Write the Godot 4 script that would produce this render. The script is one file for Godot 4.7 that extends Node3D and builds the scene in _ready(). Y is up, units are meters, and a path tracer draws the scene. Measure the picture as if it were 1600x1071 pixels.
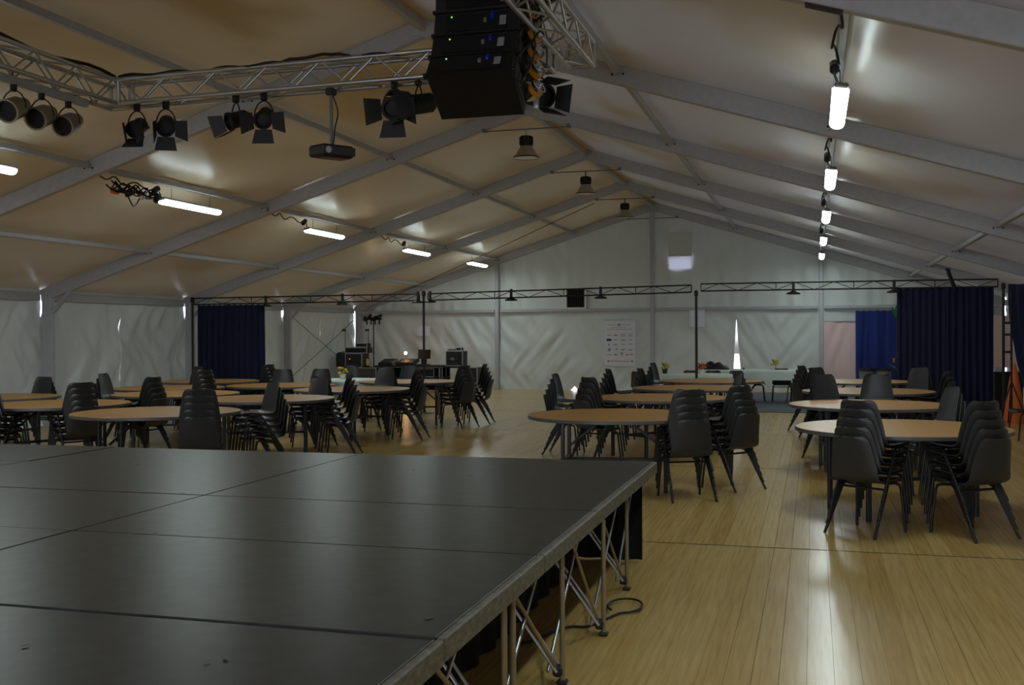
extends Node3D

var M := {}
var used := {}
var rods := {}
var rng := RandomNumberGenerator.new()

# ---------------------------------------------------------------- helpers
func nb() -> SurfaceTool:
	var st := SurfaceTool.new()
	st.begin(Mesh.PRIMITIVE_TRIANGLES)
	return st

func tri(st: SurfaceTool, a: Vector3, b: Vector3, c: Vector3, na: Vector3, nbv: Vector3, nc: Vector3) -> void:
	if (b - a).cross(c - a).dot(na + nbv + nc) > 0.0:
		st.set_normal(na); st.add_vertex(a); st.set_normal(nc); st.add_vertex(c); st.set_normal(nbv); st.add_vertex(b)
	else:
		st.set_normal(na); st.add_vertex(a); st.set_normal(nbv); st.add_vertex(b); st.set_normal(nc); st.add_vertex(c)

func quad(st: SurfaceTool, a: Vector3, b: Vector3, c: Vector3, d: Vector3, n: Vector3) -> void:
	tri(st, a, b, c, n, n, n)
	tri(st, a, c, d, n, n, n)

func box(st: SurfaceTool, c: Vector3, s: Vector3, bev := 0.0, bs := Basis()) -> void:
	var h := s * 0.5
	bev = minf(bev, minf(h.x, minf(h.y, h.z)) * 0.9)
	var cv := func(sx: int, sy: int, sz: int, ax: int) -> Vector3:
		var v := Vector3(sx * (h.x - (0.0 if ax == 0 else bev)), sy * (h.y - (0.0 if ax == 1 else bev)), sz * (h.z - (0.0 if ax == 2 else bev)))
		return c + bs * v
	for s1 in [-1, 1]:
		quad(st, cv.call(s1, -1, -1, 0), cv.call(s1, 1, -1, 0), cv.call(s1, 1, 1, 0), cv.call(s1, -1, 1, 0), bs * Vector3(s1, 0, 0))
		quad(st, cv.call(-1, s1, -1, 1), cv.call(1, s1, -1, 1), cv.call(1, s1, 1, 1), cv.call(-1, s1, 1, 1), bs * Vector3(0, s1, 0))
		quad(st, cv.call(-1, -1, s1, 2), cv.call(1, -1, s1, 2), cv.call(1, 1, s1, 2), cv.call(-1, 1, s1, 2), bs * Vector3(0, 0, s1))
	if bev <= 0.0:
		return
	for a in [-1, 1]:
		for b in [-1, 1]:
			quad(st, cv.call(a, b, -1, 0), cv.call(a, b, 1, 0), cv.call(a, b, 1, 1), cv.call(a, b, -1, 1), (bs * Vector3(a, b, 0)).normalized())
			quad(st, cv.call(a, -1, b, 0), cv.call(a, 1, b, 0), cv.call(a, 1, b, 2), cv.call(a, -1, b, 2), (bs * Vector3(a, 0, b)).normalized())
			quad(st, cv.call(-1, a, b, 1), cv.call(1, a, b, 1), cv.call(1, a, b, 2), cv.call(-1, a, b, 2), (bs * Vector3(0, a, b)).normalized())
			for d in [-1, 1]:
				var n := (bs * Vector3(a, b, d)).normalized()
				tri(st, cv.call(a, b, d, 0), cv.call(a, b, d, 1), cv.call(a, b, d, 2), n, n, n)

func tube(st: SurfaceTool, pts: Array, r: float, k := 8) -> void:
	var rings := []
	var nrm := []
	var side := Vector3.ZERO
	for i in pts.size():
		var d: Vector3 = (pts[mini(i + 1, pts.size() - 1)] - pts[maxi(i - 1, 0)]).normalized()
		if side == Vector3.ZERO:
			side = d.cross(Vector3.UP if absf(d.y) < 0.9 else Vector3.RIGHT).normalized()
		side = (side - d * side.dot(d)).normalized()
		var up := d.cross(side)
		var ring := []
		var ns := []
		for j in k:
			var n := side * cos(TAU * j / k) + up * sin(TAU * j / k)
			ns.append(n)
			ring.append(pts[i] + n * r)
		rings.append(ring)
		nrm.append(ns)
	for i in pts.size() - 1:
		for j in k:
			var l := (j + 1) % k
			tri(st, rings[i][j], rings[i][l], rings[i + 1][l], nrm[i][j], nrm[i][l], nrm[i + 1][l])
			tri(st, rings[i][j], rings[i + 1][l], rings[i + 1][j], nrm[i][j], nrm[i + 1][l], nrm[i + 1][j])
	for e in [0, pts.size() - 1]:
		var d2: Vector3 = (pts[0] - pts[1]).normalized() if e == 0 else (pts[e] - pts[e - 1]).normalized()
		for j in k:
			tri(st, pts[e], rings[e][j], rings[e][(j + 1) % k], d2, d2, d2)

# profile of (radius, height) points turned about y, then placed by xf; profile runs so that outside is outward of travel
func lathe(st: SurfaceTool, prof: Array, k := 20, xf := Transform3D()) -> void:
	for i in prof.size() - 1:
		var p: Vector2 = prof[i]
		var q: Vector2 = prof[i + 1]
		if p.is_equal_approx(q):
			continue
		var d := (q - p).normalized()
		var n2 := Vector2(d.y, -d.x)
		for j in k:
			var a0 := TAU * j / k
			var a1 := TAU * (j + 1) / k
			var f := func(v: Vector2, a: float) -> Vector3: return xf * Vector3(v.x * cos(a), v.y, v.x * sin(a))
			var g := func(a: float) -> Vector3: return (xf.basis * Vector3(n2.x * cos(a), n2.y, n2.x * sin(a))).normalized()
			var na: Vector3 = g.call(a0)
			var nc: Vector3 = g.call(a1)
			if p.x > 1e-5:
				tri(st, f.call(p, a0), f.call(p, a1), f.call(q, a1), na, nc, nc)
			if q.x > 1e-5:
				tri(st, f.call(p, a0), f.call(q, a1), f.call(q, a0), na, nc, na)

# a sheet P(u,v) with thickness th; col(u,v) gives vertex colours when valid
func sheet(st: SurfaceTool, P: Callable, nu: int, nv: int, th: float, col: Variant = null) -> void:
	var pt := []
	for i in nu + 1:
		var row := []
		for j in nv + 1:
			row.append(P.call(float(i) / nu, float(j) / nv))
		pt.append(row)
	var nr := []
	for i in nu + 1:
		var row := []
		for j in nv + 1:
			var du: Vector3 = pt[mini(i + 1, nu)][j] - pt[maxi(i - 1, 0)][j]
			var dv: Vector3 = pt[i][mini(j + 1, nv)] - pt[i][maxi(j - 1, 0)]
			row.append(du.cross(dv).normalized())
		nr.append(row)
	var put := func(i: int, j: int, s: float) -> void:
		if col != null:
			st.set_color(col.call(float(i) / nu, float(j) / nv))
		st.set_normal(nr[i][j] * s)
		st.add_vertex(pt[i][j] + nr[i][j] * (0.0 if s > 0 else -th))
	for i in nu:
		for j in nv:
			for t in [[0, 0, 0, 1, 1, 1], [0, 0, 1, 1, 1, 0]]:   # clockwise seen from +normal
				put.call(i + t[0], j + t[1], 1.0); put.call(i + t[2], j + t[3], 1.0); put.call(i + t[4], j + t[5], 1.0)
				if th > 0:
					put.call(i + t[0], j + t[1], -1.0); put.call(i + t[4], j + t[5], -1.0); put.call(i + t[2], j + t[3], -1.0)
	if th > 0:
		var rim := func(i0: int, j0: int, i1: int, j1: int, ci: int, cj: int) -> void:
			var a: Vector3 = pt[i0][j0]; var b: Vector3 = pt[i1][j1]
			var c: Vector3 = b - nr[i1][j1] * th; var d: Vector3 = a - nr[i0][j0] * th
			var n: Vector3 = (a - pt[ci][cj]).normalized()
			if col != null:
				st.set_color(col.call(float(i0) / nu, float(j0) / nv))
			quad(st, a, b, c, d, n)
		for i in nu:
			rim.call(i, 0, i + 1, 0, i, 1); rim.call(i, nv, i + 1, nv, i, nv - 1)
		for j in nv:
			rim.call(0, j, 0, j + 1, 1, j); rim.call(nu, j, nu, j + 1, nu - 1, j)

func inst(called: String, m: Mesh, mat: Material, parent: Node, xf := Transform3D()) -> MeshInstance3D:
	var o := MeshInstance3D.new()
	o.name = numbered(called) if parent == self else called
	o.mesh = m
	if mat:
		o.material_override = mat
	o.transform = xf
	parent.add_child(o, true)
	return o

func obj(called: String, st: SurfaceTool, mat: Material, parent: Node = self) -> MeshInstance3D:
	return inst(called, st.commit(), mat, parent)

func numbered(called: String) -> String:
	var n: int = used.get(called, 0)
	used[called] = n + 1
	return called if n == 0 else "%s_%03d" % [called, n]

func tag(o: Node, label: String, category: String, group := "") -> Node:
	o.set_meta("label", label)
	o.set_meta("category", category)
	if group:
		o.set_meta("group", group)
	return o

func thing(called: String, label: String, category: String, at := Vector3.ZERO, turn := 0.0, group := "") -> Node3D:
	var o := Node3D.new()
	o.name = numbered(called)
	add_child(o)
	o.position = at
	o.rotation.y = turn
	tag(o, label, category, group)
	return o

func struct(o: Node) -> Node:
	o.set_meta("kind", "structure")
	return o

func base(called: String) -> Node3D:
	var o := Node3D.new()
	o.name = numbered(called)
	add_child(o)
	struct(o)
	return o

# a round rod from a to b, its mesh shared with every rod of that size
func rod(called: String, a: Vector3, b: Vector3, r: float, mat: Material, parent: Node, k := 8) -> MeshInstance3D:
	var l := snappedf(a.distance_to(b), 0.005)
	var key := "%.3f %.4f %d" % [l, r, k]
	if not rods.has(key):
		var st := nb()
		tube(st, [Vector3.ZERO, Vector3(0, l, 0)], r, k)
		rods[key] = st.commit()
	var y := (b - a).normalized()
	var x := y.cross(Vector3.BACK if absf(y.z) < 0.9 else Vector3.RIGHT).normalized()
	return inst(called, rods[key], mat, parent, Transform3D(Basis(x, y, x.cross(y)), a))

func part_box(called: String, c: Vector3, s: Vector3, mat: Material, parent: Node, bev := 0.004, bs := Basis()) -> MeshInstance3D:
	var st := nb()
	box(st, c, s, bev, bs)
	return obj(called, st, mat, parent)

func beam(called: String, a: Vector3, b: Vector3, w: float, h: float, mat: Material, parent: Node, bev := 0.008) -> MeshInstance3D:
	var z := (b - a).normalized()
	var x := Vector3.UP.cross(z)
	x = Vector3.RIGHT if x.length() < 0.01 else x.normalized()
	var y := z.cross(x)
	var st := nb()
	box(st, (a + b) * 0.5, Vector3(w, h, a.distance_to(b)), bev, Basis(x, y, z))
	return obj(called, st, mat, parent)

func mat(c: Color, rough := 0.7, metal := 0.0, spec := 0.5) -> StandardMaterial3D:
	var m := StandardMaterial3D.new()
	m.albedo_color = c
	m.roughness = rough
	m.metallic = metal
	m.metallic_specular = spec
	return m

func glow(c: Color, e: float) -> StandardMaterial3D:
	var m := mat(Color(0.9, 0.9, 0.9), 0.4)
	m.emission_enabled = true
	m.emission = c
	m.emission_energy_multiplier = e
	return m

func noise_tex(fr: float, lo: Color, hi: Color, sd := 1, oct := 4, mid := 0.5, size := 512, as_norm := false) -> NoiseTexture2D:
	var n := FastNoiseLite.new()
	n.seed = sd
	n.frequency = fr
	n.fractal_octaves = oct
	n.noise_type = FastNoiseLite.TYPE_SIMPLEX_SMOOTH
	var t := NoiseTexture2D.new()
	t.width = size
	t.height = size
	t.seamless = true
	t.noise = n
	if as_norm:
		t.as_normal_map = true
		t.bump_strength = 3.0
	else:
		var g := Gradient.new()
		g.set_color(0, lo)
		g.set_color(1, hi)
		g.add_point(mid, lo.lerp(hi, 0.5))
		t.color_ramp = g
	return t

func tri_map(m: StandardMaterial3D, t: Texture2D, sc: Vector3) -> StandardMaterial3D:
	m.albedo_texture = t
	m.uv1_triplanar = true
	m.uv1_world_triplanar = true
	m.uv1_scale = sc
	return m

# ---------------------------------------------------------------- measures
const BAY := 4.5
const HALF := 9.0
const EAVE := 2.34
const APEX := 5.13
const FRONT := 36.0
func roof_y(x: float) -> float: return APEX - (APEX - EAVE) * absf(x) / HALF

func _ready() -> void:
	rng.seed = 7
	# camera
	var cam := Camera3D.new()
	cam.name = "camera"
	cam.fov = rad_to_deg(2.0 * atan(535.5 / 1660.0))
	cam.near = 0.1
	cam.far = 300.0
	cam.transform = Transform3D(Basis(Vector3.UP, 0.2761) * Basis(Vector3.RIGHT, -0.0084) * Basis(Vector3.BACK, -0.0058), Vector3(4.286, 1.6165, 29.51))
	add_child(cam)
	cam.current = true
	# daylight outside the tent, and the exposure
	var env := Environment.new()
	var sky := Sky.new()
	var ps := ProceduralSkyMaterial.new()
	ps.sky_top_color = Color(0.80, 0.84, 0.92)
	ps.sky_horizon_color = Color(0.92, 0.94, 0.98)
	ps.ground_bottom_color = Color(0.45, 0.45, 0.44)
	ps.ground_horizon_color = Color(0.6, 0.6, 0.6)
	ps.sky_energy_multiplier = 2.2
	ps.ground_energy_multiplier = 1.0
	sky.sky_material = ps
	env.background_mode = Environment.BG_SKY
	env.sky = sky
	env.tonemap_mode = Environment.TONE_MAPPER_LINEAR
	env.tonemap_exposure = 1.0
	env.ambient_light_source = Environment.AMBIENT_SOURCE_DISABLED
	env.sdfgi_enabled = true
	env.ssao_enabled = true
	env.ssil_enabled = true
	var we := WorldEnvironment.new()
	we.name = "daylight"
	we.environment = env
	add_child(we)

	materials()
	setting()
	frames()
	gable_details()
	stage()
	lamps()
	tables_and_chairs()
	ladder_trusses()
	curtains()
	rig()
	sound_gear()
	far_corner()

func materials() -> void:
	M.pvc = mat(Color(0.80, 0.815, 0.80), 0.38)
	M.pvc.backlight_enabled = true
	M.pvc.backlight = Color(0.36, 0.365, 0.36)
	M.pvc_pink = mat(Color(0.95, 0.84, 0.83), 0.5)
	M.pvc_pink.backlight_enabled = true
	M.pvc_pink.backlight = Color(0.72, 0.645, 0.64)
	M.roof = mat(Color.WHITE, 0.29)
	M.roof.vertex_color_use_as_albedo = true
	M.roof.backlight_enabled = true
	M.roof.backlight = Color(0.56, 0.555, 0.55)
	M.alu = tri_map(mat(Color(0.70, 0.70, 0.72), 0.5, 0.1), noise_tex(0.02, Color(0.94, 0.94, 0.94), Color(1, 1, 1), 3), Vector3(1, 1, 1))
	M.alu_bright = mat(Color(0.75, 0.75, 0.76), 0.32, 0.85)
	M.gold = mat(Color(0.60, 0.54, 0.42), 0.45, 0.35)
	M.rail = tri_map(mat(Color(0.50, 0.49, 0.45), 0.55, 0.1), noise_tex(0.03, Color(0.62, 0.6, 0.56), Color(1, 1, 1), 8), Vector3(1, 2, 1))
	M.black_steel = mat(Color(0.075, 0.075, 0.085), 0.42)
	M.blue_steel = mat(Color(0.13, 0.14, 0.18), 0.4)
	M.shell = tri_map(mat(Color(0.19, 0.195, 0.20), 0.42), noise_tex(0.2, Color(0.85, 0.85, 0.85), Color(1, 1, 1), 5), Vector3(3, 3, 3))
	M.black = mat(Color(0.045, 0.045, 0.05), 0.55)
	M.black_matte = mat(Color(0.03, 0.03, 0.034), 0.9)
	M.dark_grey = mat(Color(0.16, 0.16, 0.17), 0.6)
	M.band = mat(Color(0.33, 0.33, 0.34), 0.4)
	M.grey = mat(Color(0.45, 0.45, 0.45), 0.6)
	M.white = mat(Color(0.86, 0.86, 0.85), 0.7)
	M.paper = mat(Color(0.93, 0.93, 0.99), 0.8)
	M.paper.backlight_enabled = true
	M.paper.backlight = Color(0.55, 0.55, 0.6)
	M.cloth_white = mat(Color(0.80, 0.84, 0.80), 0.9)
	M.navy = mat(Color(0.065, 0.085, 0.215), 0.95)
	M.navy.rim_enabled = true
	M.navy.rim = 0.25
	M.blue = mat(Color(0.085, 0.155, 0.42), 0.9)
	M.top = tri_map(mat(Color(0.77, 0.57, 0.30), 0.40), noise_tex(0.012, Color(0.84, 0.80, 0.72), Color(1, 1, 1), 9), Vector3(1.2, 1.2, 9.0))
	M.deck = tri_map(mat(Color(0.215, 0.222, 0.215), 0.34, 0.0, 0.5), noise_tex(0.018, Color(0.55, 0.55, 0.55), Color(1, 1, 1), 21, 6), Vector3(0.8, 0.8, 0.8))
	M.carpet = tri_map(mat(Color(0.36, 0.38, 0.42), 0.95), noise_tex(0.3, Color(0.8, 0.8, 0.8), Color(1, 1, 1), 4), Vector3(4, 4, 4))
	M.tube = glow(Color(0.93, 1.0, 1.0), 15.0)
	M.chrome = mat(Color(0.85, 0.85, 0.85), 0.2, 1.0)
	M.amber = mat(Color(0.75, 0.48, 0.12), 0.3)
	M.orange = mat(Color(0.92, 0.45, 0.20), 0.7)
	M.green = mat(Color(0.10, 0.42, 0.22), 0.6)
	M.yellow = mat(Color(0.86, 0.70, 0.20), 0.6)
	M.connector = mat(Color(0.05, 0.15, 0.65), 0.4)
	M.speckle = tri_map(mat(Color(0.42, 0.42, 0.41), 0.7), noise_tex(0.06, Color(0.35, 0.35, 0.35), Color(1, 1, 1), 31, 3), Vector3(3, 3, 3))
	var tones := [Color(0.80, 0.685, 0.435), Color(0.785, 0.665, 0.41), Color(0.815, 0.70, 0.455), Color(0.765, 0.64, 0.385), Color(0.80, 0.68, 0.425)]
	M.plank = []
	var grain := noise_tex(0.016, Color(0.84, 0.79, 0.72), Color(1, 1, 1), 12, 5, 0.3)
	for c in tones:
		var m := tri_map(mat(c, 0.24, 0.0, 0.5), grain, Vector3(4.0, 1, 0.16))
		M.plank.append(m)

# ---------------------------------------------------------------- floor, roof skins, walls
func setting() -> void:
	var g := base("ground")
	part_box("earth", Vector3(0, -0.35, 18), Vector3(160, 0.3, 160), mat(Color(0.72, 0.71, 0.69), 0.95), g, 0.0)
	var fl := base("floor")
	part_box("subfloor", Vector3(0, -0.115, 17.9), Vector3(17.96, 0.13, 36.4), mat(Color(0.12, 0.09, 0.06), 0.9), fl, 0.0)
	var seams := [-0.15, 4.0, 8.1, 12.4, 16.6, 21.33, 25.7, 30.1, 36.0]
	var wd := 0.125
	var bulk := nb()
	var many := 0
	for s in seams.size() - 1:
		var z0: float = seams[s] + 0.014
		var z1: float = seams[s + 1] - 0.014
		var m: ArrayMesh = null
		var st := nb()
		box(st, Vector3.ZERO, Vector3(wd - 0.0006, 0.04, z1 - z0), 0.0007)
		m = st.commit()
		st = nb()
		box(st, Vector3.ZERO, Vector3(wd - 0.0022, 0.04, z1 - z0), 0.0012)
		var edge := st.commit()
		for i in 144:
			var x := -8.75 + 0.0025 + wd * (i + 0.5) - 0.25
			if x > 8.95: continue
			var panel_edge: bool = (i % 8) in [0, 7]
			var xmin := -9.0; var xmax := 7.6
			if s == 5: xmin = 2.9
			if s == 4: xmin = -4.4
			if s == 3: xmin = -6.9
			if s == 2: xmin = -1.2; xmax = 3.6
			var single: bool = s >= 2 and s <= 5 and x > xmin and x < xmax
			var y := -0.02 - rng.randf() * 0.0012
			if single:
				many += 1
				inst("plank", edge if panel_edge else m, M.plank[rng.randi() % 5], fl, Transform3D(Basis(), Vector3(x, y, (z0 + z1) * 0.5)))
			else:
				box(bulk, Vector3(x, y, (z0 + z1) * 0.5), Vector3(wd - 0.002, 0.04, z1 - z0), 0.0)
	var dark := mat(Color(0.10, 0.08, 0.06), 0.9)
	for s in range(1, seams.size() - 1):
		part_box("joint_strip", Vector3(0, -0.0215, seams[s]), Vector3(17.9, 0.04, 0.0278), dark, fl, 0.0)
	obj("plank_field", bulk, M.plank[4], fl).set_meta("kind", "stuff")
	# roof skins: one panel per bay and slope, sagging between the frames, with yellowed stains
	var ce := base("ceiling")
	var fn := FastNoiseLite.new()
	fn.seed = 3
	fn.frequency = 0.55
	fn.fractal_octaves = 3
	for k in 8:
		for sd in [-1, 1]:
			var P := func(u: float, v: float) -> Vector3:
				var x: float = sd * 9.2 * v
				var z := BAY * (k + u) - (0.12 * (1.0 - u) if k == 0 else 0.0) + (0.12 * u if k == 7 else 0.0)
				var sag := 0.05 * sin(PI * u) * (0.35 + 0.65 * absf(sin(4.0 * PI * v))) * smoothstep(1.0, 0.93, v)
				var wr := 0.012 * fn.get_noise_2d(x * 2.2 + 30.0 * k, z * 3.0) * sin(PI * u)
				return Vector3(x, roof_y(x) + 0.13 - sag + wr, z)
			var P2 := func(u: float, v: float) -> Vector3:
				return P.call(u, v) if sd < 0 else P.call(1.0 - u, v)
			var C := func(u: float, v: float) -> Color:
				var uu: float = u if sd < 0 else 1.0 - u
				var x: float = sd * 9.2 * v
				var clean := Color(0.80, 0.757, 0.685) if sd < 0 else Color(0.80, 0.79, 0.79)
				var stain := Color(0.66, 0.55, 0.34)
				var q := fn.get_noise_2d(x * 1.1 + 9.0, (k + uu) * 2.2)
				var near_ridge := clampf(1.0 - absf(x) / 2.6, 0.0, 1.0)
				var a := clampf((q - 0.02) * 3.5, 0.0, 1.0) * (0.25 + 0.75 * near_ridge) * (1.0 if k >= 3 else 0.5)
				a = maxf(a, clampf(1.0 - absf(x) / 0.25, 0, 1) * 0.8)
				return clean.lerp(stain, a).srgb_to_linear()
			var st := nb()
			sheet(st, P2, 16, 40, -0.0, C)
			var st2 := nb()
			var P3 := func(u: float, v: float) -> Vector3: return P2.call(1.0 - u, v) + Vector3(0, 0.03, 0)
			var C3 := func(u: float, v: float) -> Color: return C.call(1.0 - u, v)
			sheet(st, P3, 8, 20, 0.0, C3)
			obj("roof_panel", st, M.roof, ce)
			# purlins of this bay: eave, lower, middle, upper
			for f in [0.25, 0.5, 0.75, 1.0]:
				var x: float = sd * HALF * f
				var y := roof_y(x) + 0.015
				var r := 0.035 if f < 0.9 else 0.07
				if f < 0.9:
					beam("purlin", Vector3(x, y + 0.02, BAY * k + 0.05), Vector3(x, y + 0.02, BAY * (k + 1) - 0.05), 0.075, 0.075, M.alu, ce, 0.012)
				else:
					beam("eave_beam", Vector3(x + sd * 0.02, y - 0.03, BAY * k + 0.05), Vector3(x + sd * 0.02, y - 0.03, BAY * (k + 1) - 0.05), 0.10, 0.15, M.alu, ce, 0.012)
		beam("ridge_purlin", Vector3(0, APEX + 0.0, BAY * k + 0.05), Vector3(0, APEX + 0.0, BAY * (k + 1) - 0.05), 0.09, 0.09, M.alu, ce, 0.012)
	walls()

var wn := FastNoiseLite.new()
# creases of a hung tarpaulin at (a along the wall, y up)
func crease(a: float, y: float) -> float:
	var broad := 0.05 * wn.get_noise_2d(a * 0.7 + y * 0.5, y * 0.5 - a * 0.3)
	# long slanting pull folds, two families, and fine upright ripples
	var p := a * 0.80 - y * 0.60
	var q := a * 0.60 + y * 0.80
	var f1 := wn.get_noise_2d(p * 2.6, q * 0.45 + 31.0)
	var f2 := wn.get_noise_2d(90.0 + (a * 0.85 + y * 0.5) * 2.4, (y * 0.85 - a * 0.5) * 0.4)
	var m := smoothstep(-0.3, 0.5, wn.get_noise_2d(a * 0.35 + 200.0, y * 0.5))
	return broad + 0.07 * (f1 * m + f2 * (1.0 - m)) + 0.012 * wn.get_noise_2d(a * 5.0, y * 0.8)

func walls() -> void:
	wn.seed = 11
	wn.frequency = 1.0
	wn.fractal_octaves = 2
	# side walls: two half panels a bay, a zip seam between them that gapes a little
	for sd in [-1, 1]:
		var w := base("wall_left" if sd < 0 else "wall_right")
		for k in 8:
			for h in 2:
				var za := BAY * k + BAY * 0.5 * h
				var P := func(u: float, v: float) -> Vector3:
					var z := lerpf(za, za + BAY * 0.5, u)
					var y := lerpf(-0.02, 2.5, v)
					var g := 0.0
					var open := 0.016 * (0.6 + 0.9 * wn.get_noise_2d(y * 3.0, k * 7.0)) * smoothstep(0.25, 0.6, y) * smoothstep(2.08, 1.9, y) if sd < 0 else 0.0
					if sd < 0 and k == 0: open *= smoothstep(1.2, 1.4, y)
					open = maxf(open, 0.0)
					if h == 0:
						z -= maxf(0.0, (u - 0.8) / 0.2) * open * 0.5
					else:
						z += maxf(0.0, (0.2 - u) / 0.2) * open * 0.5
					# the corner next to the post head is not laced tight
					if sd < 0:
						var c := (1.0 - u if h == 1 else u + 9.0)
						z -= 0.16 * maxf(0.0, 1.0 - c * 7.0) * smoothstep(1.95, 2.33, y) * 1.0
						y -= 0.10 * maxf(0.0, 1.0 - c * 6.0) * smoothstep(1.8, 2.33, y)
					return Vector3(sd * (HALF + 0.03 - crease(z + sd * 50.0, y) * smoothstep(2.36, 1.95, y)), y, z)
				var Q := func(u: float, v: float) -> Vector3:
					return P.call(u, v) if sd > 0 else P.call(1.0 - u, v)
				var st := nb()
				sheet(st, Q, 34, 34, 0.012)
				obj("wall_panel", st, M.pvc, w)
	# the gable end, open in a tall slit and here and there along its foot
	for e in 2:
		var w := base("wall_back" if e == 0 else "wall_front")
		var zz := -0.06 if e == 0 else FRONT + 0.06
		for b in 4:
			var xa := -9.0 + 4.5 * b
			var halves := [[0.0, 0.505], [0.505, 1.0]] if b == 2 and e == 0 else [[0.0, 1.0]]
			if e == 1 and b in [1, 2]: continue   # the wide entrance behind the camera stands open
			for hv in halves:
				var P := func(u: float, v: float) -> Vector3:
					var t: float = lerpf(hv[0], hv[1], u)
					var x := xa + 4.5 * t
					var y := lerpf(-0.02, 2.28, v)
					if halves.size() == 2:
						var open := 0.27 * pow(clampf((2.0 - y) / 1.9, 0.0, 1.0), 1.1)
						var kk := maxf(0.0, 1.0 - absf(t - 0.505) * 7.0)
						if hv[0] == 0.0: x -= open * 0.42 * kk
						else: x += open * 0.58 * kk
					if e == 0 and b == 1:
						y += 0.13 * maxf(0.0, 1.0 - absf(x + 2.25) / 0.12) * smoothstep(0.5, 0.0, y)
					var c := crease(x * 0.9 + 17.0, y) * smoothstep(2.3, 1.9, y)
					return Vector3(x, y, zz + (c if e == 0 else -c))
				var Q := func(u: float, v: float) -> Vector3:
					return P.call(u, v) if e == 0 else P.call(1.0 - u, v)
				var st := nb()
				sheet(st, Q, 64 if halves.size() == 1 else 34, 32, 0.012)
				obj("wall_panel", st, M.pvc if not (e == 0 and b == 3) else M.pvc, w)
			gable_top(w, e, zz, xa)

func gable_top(w: Node3D, e: int, zz: float, xa: float) -> void:
	# [x from, x to, foot, head or 0 for the roof line]; the bay with the window is laid round it
	var cuts := [[xa, xa + 4.5, 2.24, 0.0]]
	if e == 0 and xa == 0.0:
		cuts = [[0.0, 0.45, 2.24, 0.0], [0.45, 1.07, 2.24, 3.38], [0.45, 1.07, 3.74, 0.0], [1.07, 4.5, 2.24, 0.0]]
	for c in cuts:
		var U := func(u: float, v: float) -> Vector3:
			var x: float = lerpf(c[0], c[1], u)
			var y := lerpf(c[2], roof_y(x) + 0.17 if c[3] == 0.0 else c[3], v)
			var f := clampf((y - 2.24) / 2.9, 0.0, 1.0)
			return Vector3(x, y, zz + (1.0 if e == 0 else -1.0) * (0.014 * sin(x * 14.0 + 2.0 * sin(x * 3.1)) * (1.0 - 0.7 * f) + 0.4 * crease(x, y)))
		var UQ := func(u: float, v: float) -> Vector3:
			return U.call(u, v) if e == 0 else U.call(1.0 - u, v)
		var st := nb()
		sheet(st, UQ, maxi(4, int((c[1] - c[0]) * 16.0)), 14, 0.012)
		obj("gable_panel", st, M.pvc, w)

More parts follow.
